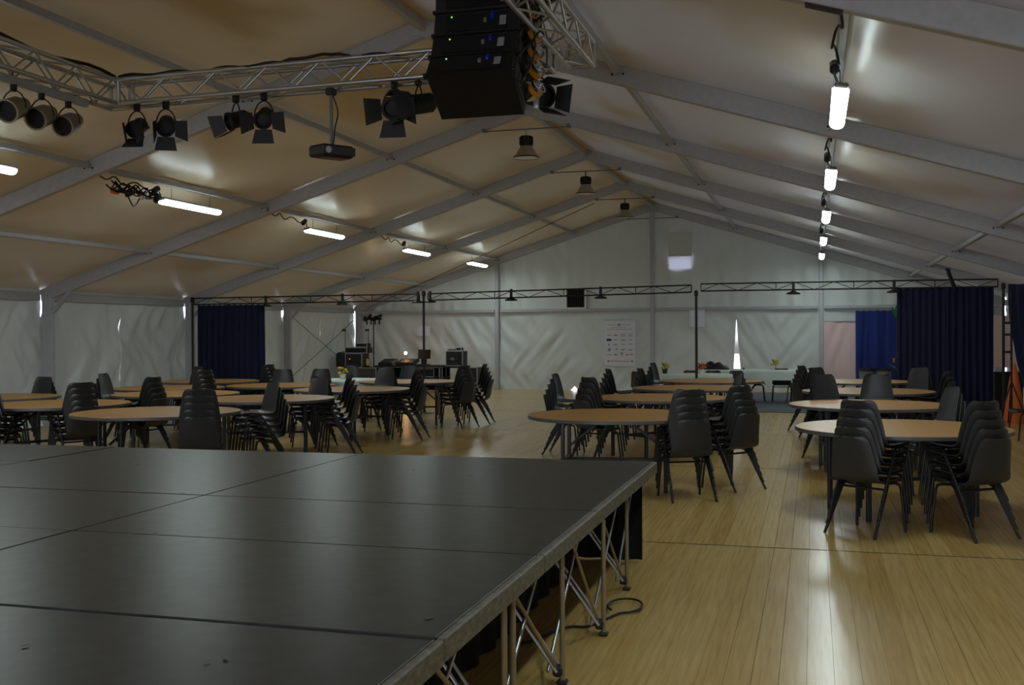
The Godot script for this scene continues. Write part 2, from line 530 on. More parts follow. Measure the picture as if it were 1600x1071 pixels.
# ---------------------------------------------------------------- aluminium frames
func frames() -> void:
	var where := ["against the gable end wall", "one bay in from the gable end", "two bays in from the gable end", "carrying the nearest ceiling bell lamp", "just beyond the stage lighting truss", "above the stage front", "above the camera", "behind the camera", "at the entrance end"]
	for k in 9:
		var z := BAY * k
		var t := thing("tent_frame", "grey aluminium tent frame with sloping rafters " + where[k], "tent frame", Vector3(0, 0, z), 0.0, "tent frames")
		for s in [-1, 1]:
			beam("rafter", Vector3(0, APEX, 0), Vector3(s * 8.98, EAVE, 0), 0.10, 0.21, M.alu, t)
			part_box("post", Vector3(s * 8.86, EAVE * 0.5, 0), Vector3(0.20, EAVE, 0.11), M.alu, t, 0.01)
			part_box("base_plate", Vector3(s * 8.84, 0.008, 0), Vector3(0.34, 0.016, 0.26), M.alu, t, 0.004)
			beam("haunch", Vector3(s * 8.76, EAVE - 0.30, 0), Vector3(s * 8.36, EAVE + 0.10, 0), 0.07, 0.07, M.alu, t, 0.006)
			if s > 0 and k == 5:
				part_box("clamp_plate", Vector3(4.36, roof_y(4.36) - 0.115, 0), Vector3(0.24, 0.03, 0.08), M.dark_grey, t, 0.006, Basis(Vector3.BACK, -0.30))
			var bt := nb()
			for x in [2.25, 4.5, 6.75]:
				var nv := Vector3(s * x, roof_y(x), 0.055)
				for d in [-0.06, 0.06]:
					box(bt, nv + Vector3(d, 0, 0), Vector3(0.022, 0.022, 0.02), 0.004)
			obj("bolt_row", bt, M.dark_grey, t).set_meta("kind", "stuff")
		rod("tie_rod", Vector3(-0.68, 4.80, 0), Vector3(0.68, 4.80, 0), 0.011, M.grey, t)
		for s in [-1, 1]:
			part_box("tie_clamp", Vector3(s * 0.68, 4.815, 0), Vector3(0.07, 0.06, 0.11), M.grey, t, 0.01)
		part_box("apex_plate", Vector3(0, APEX - 0.02, 0.056), Vector3(0.26, 0.15, 0.012), M.alu, t, 0.003)
		if k == 0 or k == 8:
			for b in 3:
				var x := -4.5 + 4.5 * b
				part_box("gable_post", Vector3(x, (roof_y(x) - 0.1) * 0.5, 0.06 if k == 0 else -0.06), Vector3(0.11, roof_y(x) - 0.1, 0.11), M.alu, t, 0.01)
			for b in 4:
				var xa := -9.0 + 4.5 * b
				beam("crossbar", Vector3(xa + 0.08, 2.27, 0.05 if k == 0 else -0.05), Vector3(xa + 4.42, 2.27, 0.05 if k == 0 else -0.05), 0.07, 0.085, M.alu, t, 0.01)
	# thin wire braces crossed in the last side bay and in the roof
	for c in [[Vector3(-8.80, 2.1, 4.4), Vector3(-8.80, 0.5, 0.3), "thin wire brace falling toward the sound rack"], [Vector3(-8.84, 0.5, 4.4), Vector3(-8.84, 2.05, 0.4), "thin wire brace rising toward the gable corner"], [Vector3(-0.75, 4.74, 4.4), Vector3(-8.5, 2.40, 0.2), "long thin roof wire slanting under the last bay"]]:
		var st := nb()
		tube(st, [c[0], (c[0] + c[1]) * 0.5 - Vector3(0, 0.02, 0), c[1]], 0.008, 6)
		tag(obj("brace_wire", st, M.dark_grey), c[2], "wire")

# ---------------------------------------------------------------- things on the gable wall
func gable_details() -> void:
	# louvred vent
	var v := thing("wall_vent", "black louvred vent in a white frame high on the gable wall", "vent", Vector3(-2.18, 2.6, 0.0))
	for s in [-1, 1]:
		part_box("frame_side", Vector3(s * 0.28, 0, 0.03), Vector3(0.05, 0.60, 0.08), M.white, v, 0.008)
		part_box("frame_rail", Vector3(0, s * 0.28, 0.03), Vector3(0.51, 0.05, 0.08), M.white, v, 0.008)
	part_box("backing", Vector3(0, 0, 0.0), Vector3(0.50, 0.50, 0.03), M.black_matte, v, 0.0)
	for i in 9:
		part_box("slat", Vector3(-0.22 + 0.055 * i, 0, 0.04), Vector3(0.014, 0.50, 0.05), M.dark_grey, v, 0.003)
	# sponsor poster
	var im := Image.create(480, 740, false, Image.FORMAT_RGB8)
	im.fill(Color(0.97, 0.97, 0.99))
	var r2 := RandomNumberGenerator.new()
	r2.seed = 5
	var mark := func(x: int, y: int, w: int, h: int, c: Color) -> void:
		for yy in range(y, y + h):
			for xx in range(x, x + w):
				var d := Vector2((xx - x - w * 0.5) / (w * 0.5), (yy - y - h * 0.5) / (h * 0.5))
				if d.length() < 1.0 and r2.randf() < 0.8:
					im.set_pixel(xx, yy, c)
	for j in 46:
		for i in 46:
			if Vector2(i - 23, j - 23).length() < 22 and Vector2(i - 23, j - 23).length() > 8:
				im.set_pixel(205 + i, 55 + j, Color(0.30, 0.55, 0.78))
	for l in [[60, 76, 130], [280, 76, 130], [110, 118, 220], [40, 150, 380]]:
		var x: int = l[0]
		while x < l[0] + l[2]:
			im.fill_rect(Rect2i(x, l[1], 7, 7), Color(0.55, 0.55, 0.6))
			x += 11
	im.fill_rect(Rect2i(32, 300, 76, 34), Color(0.13, 0.19, 0.55))
	var grey := Color(0.5, 0.5, 0.53)
	for q in [[40, 236, 60, 14], [140, 232, 66, 22], [250, 222, 80, 10], [255, 248, 74, 12], [366, 222, 78, 10], [366, 248, 78, 12], [140, 310, 60, 12], [250, 312, 80, 16], [370, 312, 70, 10], [56, 376, 24, 34], [140, 382, 56, 18], [260, 382, 60, 12], [370, 382, 70, 10], [48, 450, 48, 46], [170, 452, 34, 24], [255, 462, 64, 18], [372, 468, 66, 16], [40, 548, 66, 12], [150, 534, 44, 34], [245, 516, 44, 30], [240, 552, 54, 10], [330, 540, 40, 26], [402, 536, 40, 22], [36, 640, 40, 30], [410, 640, 38, 30]]:
		mark.call(q[0], q[1], q[2], q[3], grey if r2.randf() < 0.75 else Color(0.72, 0.42, 0.42))
	var xx2 := 84
	while xx2 < 396:
		im.fill_rect(Rect2i(xx2, 646 + (xx2 - 84) / 30, 9, 12), Color(0.72, 0.36, 0.36))
		xx2 += 13
	var pm := mat(Color.WHITE, 0.6)
	pm.albedo_texture = ImageTexture.create_from_image(im)
	pm.backlight_enabled = true
	pm.backlight = Color(0.95, 0.95, 0.97)
	var po := thing("sponsor_poster", "white poster of small sponsor logos with one blue mark on gable wall", "poster", Vector3(-0.92, 1.33, 0.045))
	var qm := QuadMesh.new()
	qm.size = Vector2(0.87, 1.31)
	var face := inst("print", qm, pm, po, Transform3D(Basis(), Vector3(0, 0, 0.003)))
	for s in [-1, 1]:
		part_box("hem", Vector3(0, s * 0.65, 0), Vector3(0.87, 0.012, 0.006), M.white, po, 0.001)
	# clear window flap, half rolled, in the upper gable
	var wf := struct(thing("window_1", "pale clear window flap high in the gable, brightest at its foot", "window", Vector3(0.76, 3.9, -0.02)))
	wf.remove_meta("category")
	var cl := mat(Color(0.86, 0.86, 0.88), 0.4)
	cl.backlight_enabled = true
	cl.backlight = Color(0.5, 0.5, 0.53)
	var pn := nb()
	sheet(pn, func(u: float, vv: float) -> Vector3: return Vector3((u - 0.5) * 0.66, -0.545 + 0.40 * vv, -0.02 + 0.05 * vv * vv), 6, 8, 0.0)
	obj("pane", pn, cl, wf)
	part_box("flap", Vector3(0, 0.16, 0.04), Vector3(0.64, 0.64, 0.008), M.pvc, wf, 0.002)
	var roll := nb()
	tube(roll, [Vector3(-0.32, -0.16, 0.055), Vector3(0.32, -0.16, 0.055)], 0.012, 10)
	obj("hem", roll, M.pvc, wf)
	# sheets of paper
	var sheets := [[1.12, 2.17, 0.20, 0.26, "upper sheet of white paper before the wall, beside pole's outer side"], [1.335, 2.17, 0.20, 0.26, "upper sheet of white paper taped toward the bright wall slit"], [1.12, 1.90, 0.20, 0.26, "lower sheet of white paper under two others, toward the poster"], [1.335, 1.90, 0.20, 0.26, "lower sheet of white paper of four, toward the bright slit"], [-6.86, 1.71, 0.19, 0.29, "white paper notice on gable wall above the mixing desk"], [-6.655, 1.71, 0.18, 0.29, "white paper notice beside the other above the laptop"]]
	for s in sheets:
		var P := func(u: float, vv: float) -> Vector3:
			return Vector3(s[0] + (u - 0.5) * s[2], s[1] + (vv - 0.5) * s[3], 0.075 + 0.008 * sin(u * 3.0) + 0.01 * (1.0 - vv) * (1.0 - vv))
		var st := nb()
		sheet(st, P, 8, 8, 0.001)
		tag(obj("paper_sheet", st, M.paper), s[4], "paper", "paper sheets on the gable wall")
	# pinkish sunlit door panel in the last bay
	var dr := base("door_1")
	var DP := func(u: float, vv: float) -> Vector3:
		return Vector3(4.56 + 1.9 * u, 0.01 + 1.87 * vv, 0.012 + 0.008 * sin(u * 22.0) + 0.4 * crease(u * 2.0 + 71.0, vv))
	var sd := nb()
	sheet(sd, DP, 40, 16, 0.008)
	obj("door_panel", sd, M.pvc_pink, dr)
	part_box("door_rail", Vector3(5.5, 1.895, 0.02), Vector3(1.94, 0.03, 0.03), M.alu, dr, 0.005)

# ---------------------------------------------------------------- the stage
func stage() -> void:
	var zs := [21.98, 23.0, 24.15, 25.27, 26.5, 27.65, 28.8]
	var xs := [3.22, 0.93, -1.26, -3.5]
	var top := 0.70
	var rown := ["first", "second", "third", "fourth", "fifth", "sixth"]
	var coln := ["at the open side edge", "in the middle column", "in the inner column"]
	var legz := [[22.90], [23.93], [24.75], [25.62, 25.74], [26.75], [27.9]]
	var legx := [3.155, 3.205, 3.17, 3.18, 3.18, 3.18]
	for i in 6:
		for j in 3:
			var z0: float = zs[i]; var z1: float = zs[i + 1]
			var x1: float = xs[j]; var x0: float = xs[j + 1]
			var c := Vector3((x0 + x1) * 0.5, 0, (z0 + z1) * 0.5)
			var t := thing("stage_deck", "black plywood stage deck %s, %s row from tables" % [coln[j], rown[i]], "stage deck", c, 0.0, "stage decks")
			var hx := (x1 - x0) * 0.5; var hz := (z1 - z0) * 0.5
			var dy := rng.randf_range(-0.003, 0.003)
			part_box("top_board", Vector3(-0.014 if j == 0 else 0.0, top - 0.009 + dy, 0), Vector3(hx * 2 - (0.038 if j == 0 else 0.008), 0.018, hz * 2 - 0.008), M.deck, t, 0.003)
			for s in [-1, 1]:
				part_box("edge_rail", Vector3(s * (hx - 0.016), top - (0.039 if j == 0 and s > 0 else 0.058) + dy, 0), Vector3(0.030, 0.080, hz * 2 - 0.012), M.rail, t, 0.006)
				part_box("edge_rail", Vector3(0, top - 0.052 + dy, s * (hz - 0.016)), Vector3(hx * 2 - 0.06, 0.060, 0.028), M.rail, t, 0.006)
			for lz in legz[i]:
				for lx in [legx[i] if j == 0 else x1 - 0.05, x0 + 0.35]:
					var p := Vector3(lx, 0, lz) - c
					p.y = 0
					rod("leg", p, p + Vector3(0, top - 0.08, 0), 0.0125, M.gold, t, 10)
					part_box("foot", p + Vector3(0, 0.01, 0), Vector3(0.05, 0.02, 0.05), M.dark_grey, t, 0.008)
			if j == 0:
				var e: float = legx[i] - c.x
				var f: float = [22.90, 23.93, 24.75, 25.70, 26.75, 27.9][i] - c.z
				var up: float = [23.62, 24.55, 25.5, 26.45, 27.6, 28.7][i] - c.z
				var dn: float = maxf([22.2, 23.10, 24.0, 24.9, 26.0, 27.1][i] - c.z, -9.0)
				rod("brace", Vector3(e - 0.03, 0.07, f), Vector3(e - 0.03, top - 0.09, up), 0.0085, M.gold, t)
				rod("brace", Vector3(e - 0.07, 0.05, f), Vector3(e - 0.07, top - 0.09, dn), 0.0085, M.alu_bright, t)
				rod("brace", Vector3(e - 0.02, 0.06, f + 0.03), Vector3(e - 0.42, top - 0.09, f + 0.03), 0.009, M.alu_bright, t)
				rod("brace", Vector3(e - 0.02, 0.06, f - 0.04), Vector3(e - 0.42, top - 0.09, f - 0.04), 0.009, M.alu_bright, t)
				part_box("brace_clamp", Vector3(e - 0.02, 0.06, f), Vector3(0.045, 0.05, 0.06), M.dark_grey, t, 0.01)
	# small pale chips where the black coat is worn off
	var ch := nb()
	for i in 46:
		var px := rng.randf_range(-2.0, 3.1)
		var pz := rng.randf_range(22.2, 27.6)
		if i % 3 == 0: pz = zs[1 + i % 5] + rng.randf_range(-0.03, 0.03)
		var sz := rng.randf_range(0.004, 0.014)
		box(ch, Vector3(px, top + 0.0035, pz), Vector3(sz * 2.2, 0.0012, sz), 0.0, Basis(Vector3.UP, rng.randf() * 3.0))
	var cho := obj("worn_chips", ch, M.rail)
	tag(cho, "small pale worn chips scattered on the black stage decks", "chips")
	cho.set_meta("kind", "stuff")
	var P := func(u: float, v: float) -> Vector3:
		var x := lerpf(-3.4, 3.12, u)
		return Vector3(x, lerpf(0.012, 0.62, v), 22.06 + 0.022 * sin(x * 26.0) + 0.01 * sin(x * 9.0))
	var st := nb()
	sheet(st, P, 220, 4, 0.004)
	tag(obj("stage_skirt", st, M.black_matte), "black pleated cloth skirt hanging along the stage edge facing the tables", "skirt")
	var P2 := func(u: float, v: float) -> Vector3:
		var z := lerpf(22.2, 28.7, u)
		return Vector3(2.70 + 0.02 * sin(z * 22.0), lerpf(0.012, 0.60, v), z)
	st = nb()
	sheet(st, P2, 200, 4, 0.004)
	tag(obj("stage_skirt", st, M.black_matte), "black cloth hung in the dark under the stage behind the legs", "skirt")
	# cable on the floor at the stage corner
	st = nb()
	var pts := []
	for i in 40:
		var a := i / 39.0
		if a < 0.55:
			pts.append(Vector3(lerpf(2.8, 3.22, a / 0.55), 0.009, lerpf(24.2, 23.55, a / 0.55) + 0.06 * sin(a * 20.0)))
		else:
			var b := (a - 0.55) / 0.45 * TAU * 0.9
			pts.append(Vector3(3.22 + 0.10 * sin(b), 0.009 + 0.012 * a, 23.45 + 0.16 * cos(b) - 0.1))
	tube(st, pts, 0.007, 6)
	tag(obj("power_cable", st, M.black), "dark cable looping on the floor at the stage's far legs", "cable")

# ---------------------------------------------------------------- lamps
func lamps() -> void:
	var names := ["nearest the gable end", "second from the gable end", "third from the gable end", "fourth from the gable end", "just in front of the stage", "above the stage", "behind the camera"]
	var zc := [1.9, 6.5, 11.3, 15.75, 20.1, 24.75, 29.5]
	for k in 7:
		for s in [-1, 1]:
			var x: float = s * 4.5
			var t := thing("tube_light", "glowing white strip light on the %s slope, %s" % ["blue-cloth side" if s > 0 else "dark-door-curtain side", names[k]], "light", Vector3(x, 3.50, zc[k]), 0.0, "fluorescent strip lights")
			var hl := 0.76
			var tilt := Basis(Vector3.BACK, -s * 0.16)
			var body := nb()
			box(body, tilt * Vector3(0, 0.035, 0), Vector3(0.11, 0.04, hl * 2), 0.012, tilt)
			obj("housing", body, M.grey, t)
			var df := nb()
			var prof := []
			for i in 9:
				var a := PI * i / 8.0
				prof.append(Vector3(0.066 * cos(a), -0.050 * sin(a) + 0.012, 0))
			for i in 8:
				for e in [[-hl + 0.03, hl - 0.03]]:
					var n0: Vector3 = tilt * Vector3(prof[i].x, prof[i].y - 0.012, 0).normalized()
					var n1: Vector3 = tilt * Vector3(prof[i + 1].x, prof[i + 1].y - 0.012, 0).normalized()
					var a0: Vector3 = tilt * (prof[i] + Vector3(0, 0, e[0])); var a1: Vector3 = tilt * (prof[i] + Vector3(0, 0, e[1]))
					var b0: Vector3 = tilt * (prof[i + 1] + Vector3(0, 0, e[0])); var b1: Vector3 = tilt * (prof[i + 1] + Vector3(0, 0, e[1]))
					tri(df, a0, b0, b1, n0, n1, n1)
					tri(df, a0, b1, a1, n0, n1, n0)
			for e in [-1, 1]:
				for i in 8:
					var zc2 := Vector3(0, 0, e * (hl - 0.03))
					var nn := Vector3(0, 0, e)
					tri(df, tilt * (Vector3(0, 0.012, 0) + zc2), tilt * (prof[i] + zc2), tilt * (prof[i + 1] + zc2), nn, nn, nn)
			obj("diffuser", df, M.tube, t)
			for e in [-0.5, 0.5]:
				rod("hanger", Vector3(0, 0.06, e), Vector3(0, 0.21, e), 0.004, M.dark_grey, t, 6)
			var al := AreaLight3D.new()
			al.name = "strip_glow"
			al.area_size = Vector2(0.12, 1.44)
			al.light_color = Color(0.93, 1.0, 1.0)
			al.light_energy = 2.0
			al.light_size = 0.1
			al.area_range = 60.0
			al.shadow_enabled = true
			al.transform = Transform3D(Basis(Vector3.RIGHT, -PI / 2), Vector3(0, -0.06, 0))
			t.add_child(al)
			# supply cable with a connector hanging along the purlin
			if k >= 1 and k <= 5:
				var cb := thing("supply_cable", "dark cable and plug feeding the %s strip light %s" % ["blue-cloth side" if s > 0 else "dark-curtain side", names[k]], "cable", Vector3(x, 0, zc[k]), 0.0, "lamp supply cables")
				var ct := nb()
				var pts := []
				for i in 41:
					var a := i / 40.0
					pts.append(Vector3(-0.05 * s + 0.03 * sin(a * 9.0), 3.70 - 0.07 * sin(a * PI * 3.0) * sin(a * PI * 3.0) - 0.04 * a, lerpf(2.3, 0.95, a)))
				pts.append(Vector3(-0.05 * s, 3.60, 0.86)); pts.append(Vector3(-0.02 * s, 3.54, 0.77))
				tube(ct, pts, 0.010, 6)
				obj("cord", ct, M.black, cb)
				var pg := nb()
				box(pg, Vector3(-0.05 * s, 3.63, 0.95), Vector3(0.07, 0.08, 0.16), 0.02, Basis(Vector3.RIGHT, 0.5))
				obj("plug", pg, M.blue_steel, cb)
	# tangle of cables and plugs on the purlin of the third bay
	var tg := thing("cable_tangle", "tangle of dark cables and plugs hanging from roof beside strip light", "cables", Vector3(-4.5, 3.62, 17.1))
	for q in 9:
		var st := nb()
		var pts := []
		var ph := q * 1.7
		for i in 45:
			var a := i / 44.0
			pts.append(Vector3(0.07 * sin(ph + a * 5.0), 0.02 - 0.12 * absf(sin(ph * 0.7 + a * 6.0)) - (0.16 * sin(a * PI) if q == 4 else 0.0), 0.5 - a * 1.0 + 0.05 * sin(ph * 3.0)))
		tube(st, pts, 0.010, 6)
		obj("cord", st, M.black, tg)
	for q in 4:
		part_box("plug", Vector3(0.04 * (q - 1.5), -0.10, 0.35 - 0.25 * q), Vector3(0.06, 0.07, 0.14), [M.orange, M.blue_steel, M.white, M.black][q], tg, 0.015, Basis(Vector3.RIGHT, 0.4 * q))
	# bell lamps under the ridge
	var bl := ["above the aisle nearest the loudspeakers", "middle of the ridge row", "nearest the gable end wall"]
	for i in 3:
		var z: float = [13.5, 9.0, 4.5][i]
		var t := thing("bell_lamp", "unlit aluminium bell lamp hanging under the ridge, " + bl[i], "lamp", Vector3(0, 4.35, z), 0.0, "bell lamps under the ridge")
		var st := nb()
		lathe(st, [Vector2(0.195, -0.005), Vector2(0.205, 0.0), Vector2(0.195, 0.015), Vector2(0.165, 0.06), Vector2(0.125, 0.13), Vector2(0.095, 0.18), Vector2(0.085, 0.185), Vector2(0.0, 0.185)], 28)
		lathe(st, [Vector2(0.0, 0.17), Vector2(0.08, 0.17), Vector2(0.115, 0.125), Vector2(0.155, 0.06), Vector2(0.19, 0.0)], 28)
		obj("reflector", st, mat(Color(0.72, 0.68, 0.60), 0.35, 0.55), t)
		st = nb()
		lathe(st, [Vector2(0.0, 0.0), Vector2(0.19, 0.002), Vector2(0.19, 0.008), Vector2(0.0, 0.008)], 28)
		obj("lens", st, mat(Color(0.85, 0.87, 0.86), 0.25), t)
		st = nb()
		lathe(st, [Vector2(0.205, 0.002), Vector2(0.212, 0.008), Vector2(0.205, 0.016), Vector2(0.198, 0.010)], 28)
		obj("rim", st, M.dark_grey, t)
		st = nb()
		lathe(st, [Vector2(0.0, 0.185), Vector2(0.095, 0.185), Vector2(0.102, 0.20), Vector2(0.102, 0.325), Vector2(0.09, 0.34), Vector2(0.0, 0.34)], 24)
		for j in 24:
			var a := TAU * j / 24.0
			box(st, Vector3(cos(a) * 0.103, 0.265, sin(a) * 0.103), Vector3(0.012, 0.11, 0.006), 0.0, Basis(Vector3.UP, -a))
		obj("ballast_housing", st, M.black, t)
		rod("hook", Vector3(0, 0.34, 0), Vector3(0, 0.45, 0), 0.012, M.chrome if i == 0 else M.dark_grey, t)

# ---------------------------------------------------------------- tables, chairs
const TH := 0.765
func make_table(called: String, label: String, at: Vector3, turn: float, group: String) -> Node3D:
	var t := thing(called, label, "table", at, turn, group)
	var R := 0.915
	var st := nb()
	lathe(st, [Vector2(0, TH - 0.026), Vector2(R - 0.006, TH - 0.026), Vector2(R - 0.006, TH - 0.001), Vector2(0, TH)], 64)
	obj("tabletop", st, M.top, t)
	st = nb()
	lathe(st, [Vector2(R - 0.03, TH - 0.034), Vector2(R - 0.004, TH - 0.034), Vector2(R, TH - 0.028), Vector2(R, TH - 0.003), Vector2(R - 0.004, TH + 0.0005), Vector2(R - 0.007, TH - 0.0005)], 64)
	obj("edge_band", st, M.band, t)
	for s in [-1, 1]:
		for e in [-1, 1]:
			part_box("leg", Vector3(s * 0.52, (TH - 0.03) * 0.5, e * 0.32), Vector3(0.04, TH - 0.03, 0.04), M.blue_steel, t, 0.006)
		part_box("cross_rail", Vector3(s * 0.52, 0.30, 0), Vector3(0.03, 0.03, 0.60), M.blue_steel, t, 0.004)
		part_box("top_rail", Vector3(s * 0.52, TH - 0.045, 0), Vector3(0.04, 0.03, 0.68), M.blue_steel, t, 0.004)
		beam("folding_brace", Vector3(s * 0.50, 0.42, s * 0.1), Vector3(s * 0.12, TH - 0.04, s * 0.1), 0.025, 0.025, M.blue_steel, t, 0.004)
	part_box("stretcher", Vector3(0, 0.30, 0), Vector3(1.02, 0.03, 0.03), M.blue_steel, t, 0.004)
	return t

var chair0: Node3D
func make_chair() -> Node3D:
	var t := thing("stacking_chair", "x", "chair", Vector3.ZERO, 0.0, "stacked grey plastic chairs")
	# (z, y, half width) from the front lip up to the top of the back
	var pf := [[0.225, 0.395, 0.175], [0.222, 0.418, 0.195], [0.195, 0.434, 0.205], [0.10, 0.430, 0.215], [0.0, 0.421, 0.218], [-0.10, 0.417, 0.215], [-0.155, 0.426, 0.212], [-0.19, 0.455, 0.208], [-0.208, 0.50, 0.203], [-0.222, 0.57, 0.192], [-0.238, 0.65, 0.180], [-0.256, 0.72, 0.167], [-0.267, 0.76, 0.155], [-0.274, 0.779, 0.140], [-0.279, 0.790, 0.112]]
	var P := func(u: float, v: float) -> Vector3:
		var f := v * (pf.size() - 1)
		var i := mini(int(f), pf.size() - 2)
		var a: Array = pf[i]; var b: Array = pf[i + 1]
		var w := f - i
		var s := u * 2.0 - 1.0
		var z := lerpf(a[0], b[0], w); var y := lerpf(a[1], b[1], w); var hw := lerpf(a[2], b[2], w)
		var curl := pow(absf(s), 3.0)
		var back := smoothstep(5.0, 9.0, f)
		return Vector3(s * hw, y + curl * 0.018 * (1.0 - back), z + curl * 0.030 * back - (1.0 - s * s) * 0.012 * back)
	var st := nb()
	sheet(st, P, 12, 28, 0.006)
	obj("seat_shell", st, M.shell, t)
	for s in [-1, 1]:
		st = nb()
		tube(st, [Vector3(s * 0.15, 0.402, 0.06), Vector3(s * 0.175, 0.400, 0.13), Vector3(s * 0.19, 0.385, 0.165), Vector3(s * 0.196, 0.35, 0.178), Vector3(s * 0.216, 0.0, 0.215)], 0.0125, 8)
		obj("leg", st, M.black_steel, t)
		st = nb()
		tube(st, [Vector3(s * 0.15, 0.402, 0.05), Vector3(s * 0.178, 0.400, 0.01), Vector3(s * 0.19, 0.387, -0.02), Vector3(s * 0.196, 0.36, -0.042), Vector3(s * 0.218, 0.0, -0.268)], 0.0125, 8)
		obj("leg", st, M.black_steel, t)
	rod("cross_bar", Vector3(-0.16, 0.402, 0.06), Vector3(0.16, 0.402, 0.06), 0.010, M.black_steel, t)
	rod("cross_bar", Vector3(-0.195, 0.362, -0.042), Vector3(0.195, 0.362, -0.042), 0.010, M.black_steel, t)
	return t

var chair_used := false
func put_chair(x: float, z: float, y: float, hd: float, label: String, group := "") -> void:
	var c: Node3D = chair0
	if chair_used:
		c = chair0.duplicate()
		c.name = numbered("stacking_chair")
		add_child(c)
	chair_used = true
	c.position = Vector3(x, y, z)
	c.rotation.y = hd
	c.set_meta("label", label)
	c.set_meta("group", group if group else "stacked grey plastic chairs")

func stack(x: float, z: float, deg: float, n: int, where: String) -> void:
	var hd := deg_to_rad(deg)
	var ords := {1: ["only"], 4: ["lowest", "second", "third", "topmost"], 5: ["lowest", "second", "middle", "fourth", "topmost"]}
	for i in n:
		var f := Vector3(sin(hd), 0, cos(hd)) * 0.03 * i
		put_chair(x + f.x, z + f.z, 0.07 * i, hd, "%s grey chair of stack %s" % [ords[n][i], where])

func tables_and_chairs() -> void:
	var cur := "table toward navy curtain"
	var pos := "table toward logo poster"
	var snd := "table toward sound gear"
	var dor := "table toward dark curtain"
	var wal := "table along side wall"
	var o := ["first", "second", "third", "fourth", "fifth"]
	var T := [
		[5.04, 19.5, 0.5, cur, 0], [4.92, 16.41, 0.1, cur, 1], [5.04, 13.45, 1.2, cur, 2], [5.0, 10.35, 0.3, cur, 3],
		[2.30, 18.55, 0.12, pos, 0], [2.32, 15.49, 0.9, pos, 1], [2.48, 12.96, 0.3, pos, 2], [2.55, 10.48, 1.1, pos, 3],
		[-2.79, 19.15, 1.0, snd, 0], [-2.81, 16.64, 0.45, snd, 1], [-2.65, 14.20, 1.4, snd, 2], [-2.73, 11.52, 0.2, snd, 3],
		[-4.93, 18.18, 0.9, dor, 0], [-4.74, 15.82, 0.3, dor, 1], [-4.42, 13.2, 1.2, dor, 2],
		[-6.88, 17.09, 0.2, wal, 0], [-5.90, 14.30, 0.8, wal, 1], [-6.57, 11.96, 0.4, wal, 2]]
	for t in T:
		make_table("round_table", "%s round wooden %s, counted from the stage end" % [o[t[4]], t[3]], Vector3(t[0], 0, t[1]), t[2], "round wooden tables")
	chair0 = make_chair()
	var S := [
		[4.70, 20.50, 147, 5, "before first " + cur + ", nearer the stage"], [5.49, 20.45, 217, 5, "before first " + cur + ", nearer the curtain side"],
		[5.05, 15.35, -9, 5, "behind second " + cur], [4.48, 15.5, 34, 5, "behind second " + cur + ", at aisle corner"], [4.42, 12.7, 48, 5, "behind third " + cur],
		[4.22, 11.6, 115, 5, "beside fourth " + cur + ", legs splayed to aisle"], [5.75, 12.5, -45, 5, "behind third " + cur + ", against the navy curtain"], [5.92, 13.96, -112, 5, "beside third " + cur + ", brownish backs"], [5.48, 18.35, -72, 5, "behind first " + cur + ", half hidden"],
		[3.09, 19.10, 205, 5, "before first " + pos + ", beside stage corner"], [3.47, 18.30, 230, 5, "at outer side of first " + pos], [3.22, 15.05, -70, 5, "beside second " + pos + ", under the bright slit"],
		[1.08, 15.6, 90, 5, "side-on beside second " + pos + ", at open floor"], [1.68, 16.45, 140, 5, "behind first " + pos + ", before second"], [1.40, 13.47, 115, 5, "beside third " + pos], [1.53, 11.05, 119, 4, "beside fourth " + pos + ", dark backs"], [1.62, 10.3, 82, 5, "beside fourth " + pos + ", below yellow flowers"],
		[-4.15, 18.75, -120, 5, "between first " + dor + " and first by stage"], [-6.95, 16.1, -5, 4, "behind first " + wal + ", at grey post"], [-5.52, 16.25, 100, 5, "side-on beside second " + dor], [-4.25, 17.25, -98, 5, "behind first " + dor + ", seats toward wall"],
		[-6.12, 13.25, -30, 5, "behind second " + wal + ", at drape edge"], [-5.03, 14.72, -111, 5, "beside second " + wal + ", before drape"], [-1.80, 19.85, -150, 5, "backs to camera before first " + snd], [-1.90, 18.35, -38, 5, "side-on with sheen beside first " + snd],
		[-5.60, 11.66, -100, 5, "beside third " + wal + ", brown backs"], [-4.79, 12.47, 22, 4, "behind third " + dor + ", at grey post"], [-4.22, 12.2, 5, 4, "behind third " + dor + ", beside wire brace"], [-2.65, 15.55, -15, 4, "behind second " + snd],
		[-1.84, 16.40, -76, 5, "at outer side of second " + snd], [-2.62, 13.08, -12, 5, "behind third " + snd], [-1.73, 14.13, -85, 5, "at outer side of third " + snd], [-1.62, 12.05, -112, 5, "before fourth " + snd + ", at open aisle"], [-1.55, 11.2, -85, 5, "beside fourth " + snd + ", nearest gable wall"],
		[-4.50, 10.2, 25, 4, "behind white clothed table, yellow pot before it"], [-3.35, 10.0, 15, 4, "behind fourth " + snd + ", before mixing desk"], [-4.95, 19.2, 180, 5, "cut off by photo edge near first " + wal]]
	for s in S:
		stack(s[0], s[1], s[2], s[3], s[4])
	var one := [[7.35, 12.3, -80, "lone grey chair beside tripod at far navy drape"], [0.75, 6.6, 160, "lone dark chair with thin legs before the poster"], [1.15, 6.5, 120, "lone grey chair turned sideways before the poster"], [3.60, 4.5, 180, "lone dark chair with back to camera at long white table"], [3.0, 4.35, 95, "lone dark chair side-on at long white table, slit side"], [3.95, 4.4, -100, "lone dark chair side-on at long white table, curtain side"], [1.75, 6.45, 5, "lone chair behind white round table, poster side"], [2.2, 6.4, 0, "lone chair behind white round table, between others"], [2.62, 6.55, -20, "lone chair behind white round table, slit side"]]
	for s in one:
		put_chair(s[0], s[1], 0.0, deg_to_rad(s[2]), s[3], "single grey plastic chairs")
